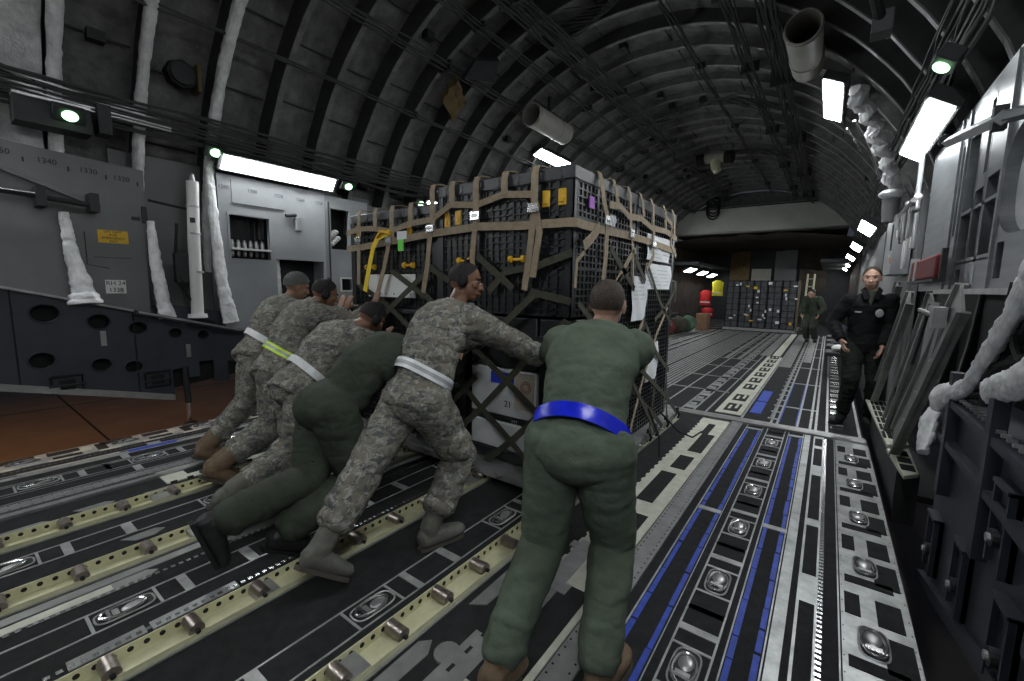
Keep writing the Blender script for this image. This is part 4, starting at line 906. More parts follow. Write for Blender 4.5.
crate('black crate with grey lid at the far right top corner of the load', -2.64, -1.40, 3.72, 4.85, 1.30, 2.30, front=False)
crate('black crate hidden at the far left top of the load', -3.90, -2.68, 3.74, 4.85, 1.30, 2.19, front=False, right=False)
crate('low black crate at the bottom of the left stack', -3.90, -2.36, 2.60, 3.9, .125, .70, lid=.05)
crate('black crate in the middle of the left stack', -3.90, -2.36, 2.60, 3.9, .705, 1.295, lid=.05)
for i, (z0, z1) in enumerate(((.125, .40), (.405, .69), (.695, .99), (.995, 1.295))):
    crate('ribbed black crate on the right side, %s' % ('lowest of four', 'second from the bottom of four', 'third from the bottom of four', 'topmost of the four under the big crate')[i], -2.62, -1.40, 3.25, 4.85, z0, z1, lid=.0, front=False, hp=.04, nm='shallow_crate', grp='shallow ribbed crates low on the right side')
def case(lab, x0, x1, z0, z1, m_, y0=2.60, y1=3.2, nm='case'):
    t = thing(nm, lab, 'case' if nm == 'case' else 'box', ((x0+x1)/2, (y0+y1)/2, z0)); m = MB(); m.box(x0, x1, y0, y1, z0, z1, m_); m.build('box_body', t, bevel=.012); return t
wb = case('white box with a blue stripe and round seal behind the dark net', -2.31, -1.68, .50, .875, M_whitebox, nm='carton')
m = MB(); m.box(-2.10, -1.88, 2.594, 2.6, .755, .845, mat('box_blue', (.02, .05, .5), .5)); m.build('blue_stripe', wb, smooth=False)
m = MB(); m.box(-1.87, -1.69, 2.594, 2.6, .58, .86, mat('kraft_label', (.50, .44, .37), .6)); m.build('kraft_label', wb, smooth=False)
m = MB()
for r in (.045, .03): m.tube([(-1.765+r*math.cos(a*PI/12), 2.592, .755+r*math.sin(a*PI/12)) for a in range(25)], .004, mat('seal_brown', (.28, .15, .08), .6), 5)
m.build('round_seal', wb)
m = MB(); text(m, 'n', '21', .07, (-1.93, 2.592, .60), ROTF, M_ink); m.build('number', wb, smooth=False)
w2 = case('pale grey box below the white box with the blue stripe', -2.31, -1.68, .225, .445, M_whitebox, nm='carton')
case('black case between the two pale boxes', -2.31, -1.68, .45, .495, M_box); case('black case on top of the white box with the blue stripe', -2.31, -1.68, .88, 1.28, M_box)
case('flat black case at the very bottom, on the pallet', -2.31, -1.42, .13, .22, M_box)
case('black case at the lower right front corner of the load', -1.66, -1.42, .225, 1.28, M_box)
m = MB(); text(m, 'n', '122', .04, (-1.86, 2.585, .47), ROTF, M_white); o = m.build('stencil_number', w2, smooth=False)
ob = [r for r in ROOTS if 'with a white plate' in str(r.get('label'))][0]
m = MB(); m.box(-3.64, -2.97, 2.585, 2.597, 1.39, 1.60, M_white)
for j in range(6): m.ell((-3.6+.115*j, 2.584, 1.42), (V((.008, 0, 0)), V((0, .004, 0)), V((0, 0, .008))), M_hole, 8, 5)
m.build('white_plate', ob, smooth=False)
# papers on the right side
def paper(lab, pts, nm='paper_sheet'):
    m = MB(); (y0, y1, z0, z1) = pts; vs = []; fs = []; n = 8
    for j in range(n+1):
        for i in range(n+1): y = y0+(y1-y0)*i/n; z = z0+(z1-z0)*j/n; vs.append((-1.372+.008*math.sin(i*1.3+j*.8), y, z))
    nn = len(vs); vs += [(v[0]-.002, v[1], v[2]) for v in vs]
    for j in range(n):
        for i in range(n): q = j*(n+1)+i; fs += [(q, q+1, q+n+2, q+n+1), (q+nn, q+n+1+nn, q+n+2+nn, q+1+nn)]
    m.add(vs, fs, M_paper)
    for j in range(5): m.box(-1.368, -1.3675, y0+.04, y1-.05-(j % 3)*.05, z1-.06-.035*j, z1-.055-.035*j, mat('print_grey', (.35, .35, .37), .7))
    tag(m.build(nm, None, org=V((-1.37, (y0+y1)/2, z0))), lab, 'paper', 'papers fixed on the right side of the load')
paper('upper white paper sheet at the far end of the right side', (3.93, 4.62, 1.77, 2.0)); paper('wide white paper sheet just under the upper one', (3.93, 4.70, 1.50, 1.74))
paper('white paper sheet hanging beside the head of the man with the blue belt', (3.62, 3.98, 1.22, 1.61)); paper('low white paper sheet near the bottom right of the load', (4.05, 4.42, .60, .98)); paper('small white tag on the right side near the front buckle', (3.10, 3.20, 1.97, 2.05)); paper('small white sheet low beside the hip of the man with the blue belt', (3.2, 3.36, .55, .85))
m = MB(); m.box(-1.385, -1.378, 2.76, 2.84, 2.05, 2.13, mat('purple_label', (.3, .04, .45), .5)); tag(m.build('purple_label', None, org=V((-1.38, 2.8, 2.05)), smooth=False), 'small purple label inside the near right top crate', 'label')
m = MB(); m.box(-3.11, -3.04, 2.52, 2.526, 1.80, 1.90, M_grn); m.box(-3.12, -3.0, 2.52, 2.53, 1.90, 1.97, M_paper); tag(m.build('green_tag', None, org=V((-3.07, 2.52, 1.8)), smooth=False), 'bright green tag hanging from the tan strap on the front of the load', 'tag')
m = MB(); m.ribbon([(-3.22, 2.52, 1.97), (-3.36, 2.50, 1.93), (-3.42, 2.49, 1.84), (-3.50, 2.49, 1.62), (-3.56, 2.49, 1.44)], .055, .006, (0, -1, 0), M_ystrap); m.tube([(-3.2, 2.51, 1.96), (-3.30, 2.49, 1.98), (-3.36, 2.49, 1.93)], .018, M_yel, 6)
tag(m.build('yellow_strap', None, org=V((-3.4, 2.49, 1.5))), 'bright yellow webbing strap dangling over the white plate', 'strap')
# ---- net
net = thing('cargo_net', 'tan and dark olive webbing net over the stacked black crates', 'net', (-2.66, 3.7, .13))
YF, XRt = 2.535, -1.362
def fstrap(pts, m_, wd=.048, off=0., nm='strap'):
    m = MB(); m.ribbon([(x, YF-off-.006*noise.noise(V((x*9, z*7, 0))), z) for x, z in pts], wd, .005, (0, -1, 0), m_); return m.build(nm, net)
def rstrap(pts, m_, wd=.048, off=0., nm='strap'):
    m = MB(); m.ribbon([(XRt+off+max(0, (.6-z))*.22, y, z) for y, z in pts], wd, .005, (1, 0, 0), m_); return m.build(nm, net)
fstrap([(-3.90, 2.0), (-3.70, 2.03), (-3.46, 2.02), (-3.22, 1.98), (-2.96, 2.03), (-2.69, 2.04), (-2.47, 2.14), (-2.21, 2.11), (-1.95, 2.16), (-1.67, 2.13)], M_tan)
m = MB(); m.ribbon([(-3.90, YF, 1.85), (-3.62, YF, 1.86), (-3.08, YF, 1.90), (-2.67, YF, 1.93), (-2.18, YF, 1.95), (-1.80, YF, 1.93), (-1.40, YF-.005, 1.925), (-1.365, YF+.02, 1.925), (XRt, 2.65, 1.92), (XRt, 2.97, 1.92), (XRt, 3.44, 1.93), (XRt, 3.83, 1.93), (XRt, 4.78, 1.90)], .058, .005, [(0, -1, 0)]*6+[(.1, -1, 0), (1, -1, 0)]+[(1, 0, 0)]*5, M_tan); m.build('strap', net)
def over_top(x, z1, zt, y2=3.1, low=(), m_=M_tan):
    m = MB(); m.ribbon([(x, y2, zt+.012), (x, 2.62, zt+.012), (x, 2.545, zt), (x, YF-.004, zt-.05), (x, YF-.004, z1)], .055, .005, [(0, 0, 1), (0, 0, 1), (0, -1, 1), (0, -1, 0), (0, -1, 0)], m_); m.build('strap', net)
for (x, z1) in ((-3.69, 1.91), (-3.44, 2.02), (-3.20, 1.88), (-2.95, 2.04)): over_top(x, z1, 2.20)
for (x, z1) in ((-2.68, 1.95), (-2.46, 2.14), (-2.21, 1.99), (-1.94, 2.16), (-1.68, 2.03)): over_top(x, z1, 2.315)
for p in ([(-3.70, 1.91), (-3.72, 1.5)], [(-3.24, 1.88), (-3.32, 1.66), (-3.42, 1.42)], [(-2.70, 1.97), (-2.74, 1.67), (-2.80, 1.44)], [(-2.21, 1.99), (-2.24, 1.74), (-2.25, 1.5)], [(-1.68, 2.03), (-1.71, 1.74), (-1.75, 1.48)], [(-1.67, 2.03), (-1.63, 1.88), (-1.68, 1.57)]): fstrap(p, M_tan, .05, .006)
for p in ([(-3.22, 1.63), (-2.78, 1.41)], [(-2.79, 1.69), (-2.49, 1.54)], [(-2.19, 1.73), (-1.85, 1.49)], [(-1.67, 1.45), (-1.94, 1.22)], [(-2.08, 1.46), (-1.92, 1.61), (-1.64, 1.65), (-1.38, 1.73)], [(-1.70, 1.47), (-1.38, 1.41)], [(-3.33, 1.34), (-3.01, 1.15), (-2.7, .9)], [(-2.78, 1.60), (-3.26, 1.28), (-3.7, .95)], [(-3.72, 1.5), (-3.33, 1.34)], [(-3.9, 1.3), (-3.4, .95), (-3.0, .6)],
          [(-2.80, 1.44), (-2.3, 1.05), (-2.17, .99), (-1.64, .62), (-1.4, .42)], [(-2.35, .36), (-2.16, .53), (-1.74, .96), (-1.4, 1.28)], [(-2.6, .9), (-2.16, .56), (-1.86, .35), (-1.6, .14)], [(-2.1, .12), (-1.84, .35), (-1.62, .57), (-1.4, .78)], [(-2.25, 1.5), (-2.78, 1.05), (-3.2, .7)], [(-2.6, .5), (-2.2, .13)], [(-2.9, .13), (-2.5, .5), (-2.2, .8)], [(-1.94, 1.22), (-2.3, 1.0), (-2.7, .7)]): fstrap(p, M_olive, .05, .002)
def buckle(x, z, side='f'):
    m = MB()
    if side == 'f': m.box(x-.045, x+.045, YF-.024, YF-.010, z-.032, z+.032, M_chrome); m.box(x-.03, x+.03, YF-.027, YF-.02, z-.012, z+.012, M_alu)
    else: m.box(XRt+.010, XRt+.024, x-.045, x+.045, z-.032, z+.032, M_alu); m.box(XRt+.02, XRt+.027, x-.03, x+.03, z-.012, z+.012, M_chrome)
    m.build('buckle', net, smooth=False, bevel=.004)
for x, z in ((-3.70, 1.92), (-3.24, 1.90), (-2.70, 1.97), (-2.21, 2.03), (-1.68, 2.04)): buckle(x, z)
def rover(y, z1, wd=.05):
    m = MB(); m.ribbon([(-1.9, y, 2.325), (-1.45, y, 2.322), (-1.385, y, 2.312), (XRt, y, 2.25), (XRt+.004, y+.04, z1)], wd, .005, [(0, 0, 1), (0, 0, 1), (1, 0, 1), (1, 0, 0), (1, 0, 0)], M_tan); m.build('strap', net)
rover(2.90, 2.10, .062); rover(3.15, 2.13); rover(3.44, 1.98); rover(3.72, 2.12); rover(4.0, 2.0); rover(4.36, 2.06); rover(4.65, 2.03)
for p, m_, w_ in (([(2.94, 2.12), (3.01, 2.01), (3.01, 1.76), (2.97, 1.51), (2.95, 1.3)], M_tan, .062), ([(3.47, 1.99), (3.55, 1.80), (3.59, 1.49)], M_tan, .035), ([(4.02, 2.0), (4.05, 1.93), (4.07, 1.80), (3.89, 1.68)], M_tan, .045), ([(3.04, 2.11), (3.23, 2.13), (3.42, 2.08), (3.70, 2.10), (4.00, 2.05), (4.39, 2.07), (4.78, 2.03)], M_tan, .05), ([(4.36, 2.2), (4.58, 2.16), (4.58, 1.96), (4.79, 1.85)], M_tan, .045),
    ([(2.89, 1.94), (2.76, 1.84), (2.65, 1.78)], M_tan, .07), ([(2.66, 1.74), (2.56, 1.68), (2.545, 1.50)], M_tan, .03),
    ([(3.18, 1.51), (3.47, 1.75), (3.60, 1.83)], M_tan, .05), ([(3.60, 1.77), (3.88, 1.57)], M_olive, .05), ([(3.09, 1.80), (3.39, 1.63), (3.62, 1.5)], M_olive, .05), ([(3.42, 1.65), (3.16, 1.50), (2.9, 1.3)], M_olive, .045), ([(3.93, 1.24), (3.85, 1.08), (3.54, .96)], M_olive, .045),
    ([(4.59, 1.31), (4.28, 1.05), (3.98, .69), (3.53, .31), (3.4, .14)], M_tan, .042), ([(3.90, 1.22), (4.31, .87), (4.77, .62)], M_olive, .045), ([(4.35, .61), (4.0, .25), (3.92, .13)], M_olive, .045), ([(4.69, .58), (4.45, .13)], M_olive, .045), ([(3.67, .60), (4.1, .3), (4.3, .13)], M_olive, .045), ([(3.3, 1.2), (3.90, .75), (4.6, .35), (4.85, .13)], M_olive, .045), ([(2.6, 1.4), (3.1, 1.1), (3.7, .6)], M_olive, .045), ([(2.65, .13), (3.1, .5), (3.5, .9), (3.9, 1.22)], M_tan, .042), ([(2.9, 1.3), (3.3, 1.0), (3.6, .75), (4.1, .13)], M_olive, .045), ([(4.85, 1.5), (4.5, 1.3), (4.2, 1.2)], M_olive, .045), ([(2.6, .8), (3.0, .4), (3.2, .13)], M_olive, .045), ([(3.95, 1.7), (4.3, 1.4), (4.8, 1.1)], M_olive, .04)): rstrap(p, m_, w_, .004)
buckle(2.99, 1.99, 'r'); buckle(3.48, 1.95, 'r'); buckle(4.04, 1.92, 'r')
for (y, z) in ((3.4, .14), (3.92, .13), (4.45, .13), (4.85, .13), (3.2, .13), (4.1, .13)):
    m = MB(); x = XRt+.10; m.tube([(x, y, z+.05), (x+.03, y, z-.01), (x+.01, y+.02, z-.05)], .012, M_dark, 6); m.box(x-.01, x+.015, y-.03, y+.03, z+.03, z+.07, M_dark); m.build('hook', net)
m = MB(); m.tube([(-1.25, 4.2, .3), (-1.1, 4.35, .09), (-1.0, 4.5, .012), (-.97, 4.75, .012)], .009, M_black, 6); m.tube([(-1.27, 3.9, .4), (-1.14, 3.85, .16), (-1.1, 3.75, .02)], .009, M_black, 6); m.build('loose_cord', net)

# ================================================================ PEOPLE
def vox(mb, name, parent, voxel, smooth=2, wr=0., fr=16., seed=0., puff=0., body_mat=None):
    me = mb.mesh(name, V((0, 0, 0))); o = bpy.data.objects.new('tmp', me); C.objects.link(o)
    r = o.modifiers.new('r', 'REMESH'); r.mode = 'VOXEL'; r.voxel_size = voxel; r.use_smooth_shade = True
    s_ = o.modifiers.new('s', 'SMOOTH'); s_.iterations = smooth; s_.factor = .5
    bpy.context.view_layer.update(); dg = bpy.context.evaluated_depsgraph_get()
    nm = bpy.data.meshes.new_from_object(o.evaluated_get(dg)); bpy.data.objects.remove(o)
    org = V(parent['_o'])
    if wr:
        nr = [v.normal.copy() for v in nm.vertices]
        for v, n_ in zip(nm.vertices, nr):
            p = v.co
            q = V((p.x*fr*.55+seed, p.y*fr*.55, p.z*fr)); w1 = noise.noise(q+V((noise.noise(q*.5)*1.5, 0, seed)))
            w2 = 1-abs(noise.noise(V((p.x*fr*.9, p.y*fr*.7-seed, p.z*fr*1.6)))*2.2)
            w3 = 1-abs(noise.noise(V((p.x*fr*1.5+9, p.y*fr*1.2+seed, p.z*fr*2.6+w1*2)))*3)
            v.co = p+n_*(wr*w1+wr*.6*(w2-.6)+wr*.35*max(0, w3))
    if puff:
        nr = [v.normal.copy() for v in nm.vertices]
        for v, n_ in zip(nm.vertices, nr): v.co += n_*puff
    for v in nm.vertices: v.co -= org
    nm.materials.clear(); nm.materials.append(body_mat); nm.name = name
    nm.polygons.foreach_set('material_index', [0]*len(nm.polygons)); nm.shade_smooth()
    ob = bpy.data.objects.new(name, nm); C.objects.link(ob); ob.parent = parent; return ob
def ik(a, b, l1, l2, pole):
    a, b, pole = V(a), V(b), V(pole); d = b-a; L = d.length
    if L >= (l1+l2)*.999: return a+d*(l1/(l1+l2))
    t = d/L; x = (l1*l1-l2*l2+L*L)/(2*L); h = math.sqrt(max(0, l1*l1-x*x)); pn = (pole-t*pole.dot(t)).normalized(); return a+t*x+pn*h
def tri(c, R_, F__, U, a, b, d): return (R_*a, F__*b, U*d)
def person(lab, pel, neck, head, yaw, look, wL, wR, aL, aR, toeL, toeR, top='abu', topm=None, legm=None, bootm=None, skin=M_skinA, hair=M_hairD, hat=None, muffs=False, belt=None, kneepole=None, scale=1., hand='push', back=.05, elb=None, glove=None, seed=0., hips=.095, puff=.016):
    pel, neck, head = V(pel), V(neck), V(head); wL, wR, aL, aR = V(wL), V(wR), V(aL), V(aR)
    f = V((math.sin(yaw), math.cos(yaw), 0)); rt = V((f.y, -f.x, 0)); t_ = (neck-pel).normalized(); base = V(((aL.x+aR.x)/2, (aL.y+aR.y)/2, 0))
    P = thing('person', lab, 'person', base)
    bk = t_.cross(rt).normalized()           # points forward/down of the torso
    if bk.dot(f) < 0 and abs(t_.z) > .5: bk = -bk
    fw = rt.cross(t_)*-1
    if fw.dot(f) < 0 and t_.z > .3: fw = -fw
    mid = pel.lerp(neck, .5)-fw*back; chest = pel.lerp(neck, .78)-fw*back*.7
    shC = pel.lerp(neck, .90); shL = shC-rt*.172; shR = shC+rt*.172; hipL = pel-rt*hips; hipR = pel+rt*hips
    kp = kneepole or f
    elb = elb or (V((0, 0, -1))-f*.2)
    knL = ik(hipL, aL, .44, .44, kp); knR = ik(hipR, aR, .44, .44, kp)
    eL = ik(shL, wL, .30, .27, elb-rt*.6); eR = ik(shR, wR, .30, .27, elb+rt*.6)
    LK = V(look).normalized(); UP = (head-neck).normalized(); 
    UP = (V((0, 0, 1))*.6+UP*.7); UP = (UP-LK*UP.dot(LK)).normalized(); RH = LK.cross(UP)
    # ---- body (skin): head, neck, hands and the figure under the clothes, one surface
    b = MB(); sk_ = skin
    RH = RH*1.07; LK = LK*1.07; UP = UP*1.07
    E = lambda c, a, bb, d: b.ell(head+RH*c[0]+LK*c[1]+UP*c[2], (RH*a, LK*bb, UP*d), sk_, 24, 16)
    E((0, -.012, .022), .076, .097, .092); E((0, .022, -.035), .060, .070, .075); E((0, .045, -.085), .036, .036, .028); E((0, .062, -.058), .040, .030, .030)
    E((0, .094, -.018), .012, .015, .026); E((0, .104, -.034), .014, .013, .012); E((.018, .094, -.038), .008, .010, .007); E((-.018, .094, -.038), .008, .010, .007)
    E((0, .073, .026), .050, .018, .013); E((.040, .062, -.022), .022, .022, .022); E((-.040, .062, -.022), .022, .022, .022); E((0, .088, -.066), .024, .012, .011)
    for s_ in (1, -1): E((s_*.078, -.008, -.006), .009, .021, .034); E((s_*.072, .0, -.01), .012, .012, .02)
    b.loft([neck-t_*.07, neck+(head-neck)*.15, head-UP*.055-LK*.012, head-LK*.01], [.068, .060, .056, .05], sk_, n=18)
    b.loft([pel-t_*.06, pel+t_*.1, mid, chest, shC, neck-t_*.02], [(.15, .10), (.13, .095), (.13, .09), (.15, .10), (.13, .085), (.06, .055)], sk_, side=rt, n=18)
    for (h, k, a) in ((hipL, knL, aL), (hipR, knR, aR)): b.capsule(h, k, .078, .052, sk_); b.capsule(k, a, .050, .035, sk_)
    hands = []
    for s_, sh, e, wv in ((-1, shL, eL, wL), (1, shR, eR, wR)):
        b.capsule(sh, e, .05, .038, sk_); b.capsule(e, wv, .038, .026, sk_)
        fa = (wv-e).normalized()
        if hand == 'push': d = (V((0, 0, 1))*.85+fa*.35).normalized(); pn = V((0, 1, 0))
        else: d = (fa*.9+V((0, 0, -.25))).normalized(); pn = -rt*s_
        pn = (pn-d*pn.dot(d)).normalized(); sd = d.cross(pn).normalized()
        if sd.dot(rt*s_) > 0: sd = -sd           # sd points to the thumb side
        c = wv+d*.045
        hb_ = b
        hb_.ell(c, (sd*.043, pn*.017, d*.052), sk_, 16, 10); hb_.ell(wv+d*.005, (sd*.028, pn*.020, d*.03), sk_, 12, 8)
        for j, (o_, L_) in enumerate(((.031, .070), (.010, .079), (-.011, .073), (-.031, .056))):
            r0 = c+sd*o_+d*.036; k1 = r0+d*L_*.45+sd*o_*.12+pn*.003; cu = .30 if hand == 'push' else .75
            k2 = k1+(d*(1-cu*.4)+pn*cu*.6).normalized()*L_*.32; k3 = k2+(d*(1-cu*.8)+pn*cu).normalized()*L_*.27
            hb_.loft([r0-d*.01, k1, k2, k3, k3+(k3-k2)*.25], [.0105, .0095, .009, .008, .003], sk_, n=10)
        tb = wv+d*.02+sd*.024; t1 = tb+(sd*.7+d*.5+pn*.2).normalized()*.038; t2_ = t1+(sd*.35+d*.85+pn*.3).normalized()*.034
        hb_.loft([tb-sd*.01, t1, t2_, t2_+(t2_-t1)*.2], [.014, .012, .010, .003], sk_, n=10)
    vox(b, 'body', P, .0065, 1, body_mat=skin)
    # ---- eyes, brows, lips
    if skin:
        for s_ in (1, -1):
            m = MB(); m.ell(head+RH*s_*.031+LK*.077+UP*.002, (RH*.013, LK*.012, UP*.007), M_eye, 10, 8); m.ell(head+RH*s_*.031+LK*.0875+UP*.002, (RH*.0055, LK*.003, UP*.0055), M_black, 8, 6); m.build('eye', P)
            m = MB(); m.loft([head+RH*s_*.014+LK*.094+UP*.018, head+RH*s_*.032+LK*.092+UP*.024, head+RH*s_*.050+LK*.080+UP*.018], [.003, .005, .002], hair, n=6); m.build('eyebrow', P)
        m = MB(); m.ell(head+LK*.095-UP*.063, (RH*.024, LK*.007, UP*.004), M_lip, 12, 6); m.ell(head+LK*.095-UP*.071, (RH*.020, LK*.007, UP*.005), M_lip, 12, 6); m.build('lips', P)
    # ---- hair: a thick cap hugging the skull, cut along the hairline
    hm = hat or hair; m = MB(); vs = []; fs = []; nu, nv = 40, 26
    grow = .012 if hat else .0035
    for lay, g_ in ((0, grow), (1, -.002)):
        for j in range(nv+1):
            for i in range(nu):
                ph = 2*PI*i/nu; fwd = math.cos(ph)      # ph 0 = front
                low = (.58+.48*(1-fwd)/2)
                lowa = min(low, 1.03)*PI*.62
                if not hat: lowa = PI*(.21+.42*min(1, (1-fwd)/1.15)**.75)
                th = lowa*j/nv
                wv_ = .006*noise.noise(V((i*.9, j*.8, seed))) if hat else .0015*noise.noise(V((i*2.1, j*2.3, seed)))
                vs.append(head+RH*math.sin(th)*math.sin(ph)*(.077+g_+wv_)+LK*(math.sin(th)*math.cos(ph)*(.098+g_+wv_)-.012)+UP*(math.cos(th)*(.093+g_+wv_*2)+.022))
    L1 = (nv+1)*nu
    for j in range(nv):
        for i in range(nu):
            i2 = (i+1) % nu; fs.append((j*nu+i, (j+1)*nu+i, (j+1)*nu+i2, j*nu+i2)); fs.append((L1+j*nu+i, L1+j*nu+i2, L1+(j+1)*nu+i2, L1+(j+1)*nu+i))
    for i in range(nu): i2 = (i+1) % nu; fs.append((nv*nu+i, L1+nv*nu+i, L1+nv*nu+i2, nv*nu+i2))
    m.add(vs, fs, hm); m.build('beanie' if hat else 'hair', P)
    if muffs:
        for s_ in (1, -1):
            m = MB(); c = head+RH*s_*.085-LK*.004-UP*.008
            m.loft([c-RH*s_*.012, c, c+RH*s_*.016, c+RH*s_*.03, c+RH*s_*.036], [(.044, .034), (.046, .036), (.044, .034), (.036, .027), (.018, .012)], M_black, side=UP, n=18); m.build('ear_cup', P)
        m = MB(); m.ribbon([head+RH*math.sin(a)*.094+UP*(math.cos(a)*.118+.01)-LK*.012 for a in [math.radians(x) for x in range(-88, 89, 11)]], .02, .006, [RH*math.sin(math.radians(x))+UP*math.cos(math.radians(x)) for x in range(-88, 89, 11)], M_black); m.build('headband', P)
    # ---- legs / trousers
    ST = lambda a, b2, prof, mb, mm, side=None: mb.loft([V(a).lerp(V(b2), u) for u, r in prof], [r for u, r in prof], mm, n=18, side=side)
    def legs(mb, mm, blouse):
        for (h, k, a) in ((hipL, knL, aL), (hipR, knR, aR)):
            mb.capsule(h, k, .116, .078, mm, 18); mb.ell(k, (V((.078, 0, 0)), V((0, .078, 0)), V((0, 0, .078))), mm, 14, 10)
            sh_ = (a-k); tip = a+sh_.normalized()*(-.10 if blouse else .0)
            pr = [.072, .078, .076, .069, .066, .073, .060] if blouse else [.073, .078, .073, .068, .068, .060, .052]
            mb.loft([k.lerp(tip, u) for u in (-.03, .18, .4, .6, .78, .92, 1)], pr, mm, n=18)
            for j, u in enumerate((.35, .55, .72, .88)):   # gathers in the cloth
                c = k.lerp(tip, u); ax_ = sh_.normalized(); s1 = ax_.cross(rt).normalized(); mb.ell(c+s1*.012*(-1)**j, (rt*.070, s1*.068, ax_*.024), mm, 16, 8)
            if blouse:   # cargo pocket
                s_ = 1 if (h-pel).dot(rt) > 0 else -1; c = h.lerp(k, .72)+rt*s_*.085; ax_ = (k-h).normalized(); mb.ell(c, (ax_*.085, ax_.cross(rt)*.065, rt*.022), mm, 14, 8)
        mb.loft([pel+t_*.11, pel+t_*.04, pel-t_*.03, pel-t_*.10], [(.150, .112), (.168, .125), (.176, .132), (.150, .115)], mm, side=rt, n=22)
        # seat
        mb.ell(pel-fw*.022-t_*.03, (rt*.166, fw*.116, t_*.125), mm, 24, 16)
    def torso(mb, mm, skirt=True):
        st = [(pel-t_*.09, (.186, .142)), (pel+t_*.0, (.186, .140)), (pel+t_*.12, (.166, .125))] if skirt else [(pel-t_*.02, (.17, .128)), (pel+t_*.12, (.160, .120))]
        st += [(mid+t_*.02, (.176, .128)), (pel.lerp(chest, .8)-fw*.01, (.190, .134)), (chest, (.196, .132)), (shC-fw*.012, (.190, .112)), (shC+t_*.035, (.145, .092)), (shC+t_*.06, (.10, .08)), (neck+t_*.02, (.074, .070))]
        mb.loft([p for p, r in st], [r for p, r in st], mm, side=rt, n=26)
        for s_, sh, e, wv in ((-1, shL, eL, wL), (1, shR, eR, wR)):
            mb.ell(sh-t_*.03-(sh-shC)*.10, (rt*.074, fw*.076, t_*.072), mm, 16, 12)
            mb.capsule(sh, e, .076, .060, mm, 16); pr = (.060, .062, .055, .054, .047, .046); mb.loft([e.lerp(wv, u) for u in (-.04, .2, .4, .6, .85, .96)], pr, mm, n=16)
            ax_ = (wv-e).normalized(); bx = (e-sh).normalized()
            for j, u in enumerate((.1, .3, .5, .7)): mb.ell(e.lerp(wv, u), (ax_.orthogonal().normalized()*.060, ax_.cross(ax_.orthogonal()).normalized()*.060, ax_*.018), mm, 14, 8)
            for j, u in enumerate((.45, .7, .92)): mb.ell(sh.lerp(e, u), (bx.orthogonal().normalized()*(.074-.014*u), bx.cross(bx.orthogonal()).normalized()*(.074-.014*u), bx*.020), mm, 14, 8)
        # collar
        hd = (head-neck).normalized(); mb.loft([neck-t_*.03, neck+hd*.015, neck+hd*.04], [(.082, .078), (.074, .072), (.070, .068)], mm, side=rt, n=20)
    if top == 'suit':
        m = MB(); legs(m, topm, False); torso(m, topm, False); vox(m, 'flight_suit', P, .009, 3, .0065, 13, seed, puff+.004, body_mat=topm)
    else:
        m = MB(); legs(m, legm, top == 'abu'); vox(m, 'trousers', P, .009, 2, .0095, 13, seed, puff, body_mat=legm)
        m = MB(); torso(m, topm, True); vox(m, 'jacket', P, .009, 2, .0095 if top == 'abu' else .006, 13, seed+3, puff+.004, body_mat=topm)
    # ---- boots
    for (k, a, td) in ((knL, aL, toeL), (knR, aR, toeR)):
        td = V(td).normalized(); shn = (k-a).normalized(); dn = -shn; dn = (dn-td*dn.dot(td)).normalized(); sd = td.cross(dn).normalized()
        m = MB(); m.loft([a+shn*.17, a+shn*.08, a+dn*.0, a+dn*.03], [.062, .058, .056, .05], bootm, n=16)
        m.loft([a-td*.070+dn*.055, a-td*.050+dn*.050, a+td*.02+dn*.045, a+td*.09+dn*.054, a+td*.15+dn*.060, a+td*.200+dn*.064, a+td*.226+dn*.070], [(.024, .03), (.046, .052), (.050, .056), (.056, .048), (.056, .042), (.044, .036), (.018, .02)], bootm, side=sd, n=16)
        vox(m, 'boot', P, .0065, 2, .0025, 30, seed, body_mat=bootm)
        m = MB(); oc = []
        for (l_, w_) in ((-.078, .0), (-.070, .028), (-.03, .038), (.03, .036), (.10, .048), (.16, .050), (.205, .036), (.228, .0)): oc.append((l_, w_))
        ol = [(l_, w_) for l_, w_ in oc]+[(l_, -w_) for l_, w_ in reversed(oc[1:-1])]
        vs = [a+td*l_+sd*w_+dn*.090 for l_, w_ in ol]+[a+td*l_+sd*w_*1.0+dn*.110 for l_, w_ in ol]; n_ = len(ol)
        m.add(vs, [tuple(range(n_)), tuple(range(2*n_-1, n_-1, -1))]+[(i, i+n_, (i+1) % n_+n_, (i+1) % n_) for i in range(n_)], M_black if bootm is M_bootblk else mat('boot_sole_rubber', (.07, .06, .05), .8)); m.build('boot_sole', P)
    # ---- belt
    if belt:
        bm_, bw, u_, stripe = belt; c = pel+t_*u_ - fw*back*.35; tl = t_
        def ringm(nm, w_, gr_, mm, a0=0, a1=360):
            m = MB(); vs = []; fs = []; n_ = 44
            for i in range(n_+1):
                a = math.radians(a0+(a1-a0)*i/n_); 
                for (dr, dz) in ((gr_, -w_/2), (gr_+.006, -w_/2), (gr_+.006, w_/2), (gr_, w_/2)): vs.append(c+rt*math.cos(a)*(.172+puff+dr)+fw*math.sin(a)*(.130+puff+dr)+tl*(dz+.004*math.sin(a*3)))
            for i in range(n_):
                for j in range(4): j2 = (j+1) % 4; fs.append((i*4+j, i*4+j2, i*4+4+j2, i*4+4+j))
            m.add(vs, fs, mm); return m.build(nm, P)
        ringm('belt', bw, .012, bm_)
        if stripe: ringm('belt_stripe', bw*.35, .0145, stripe)
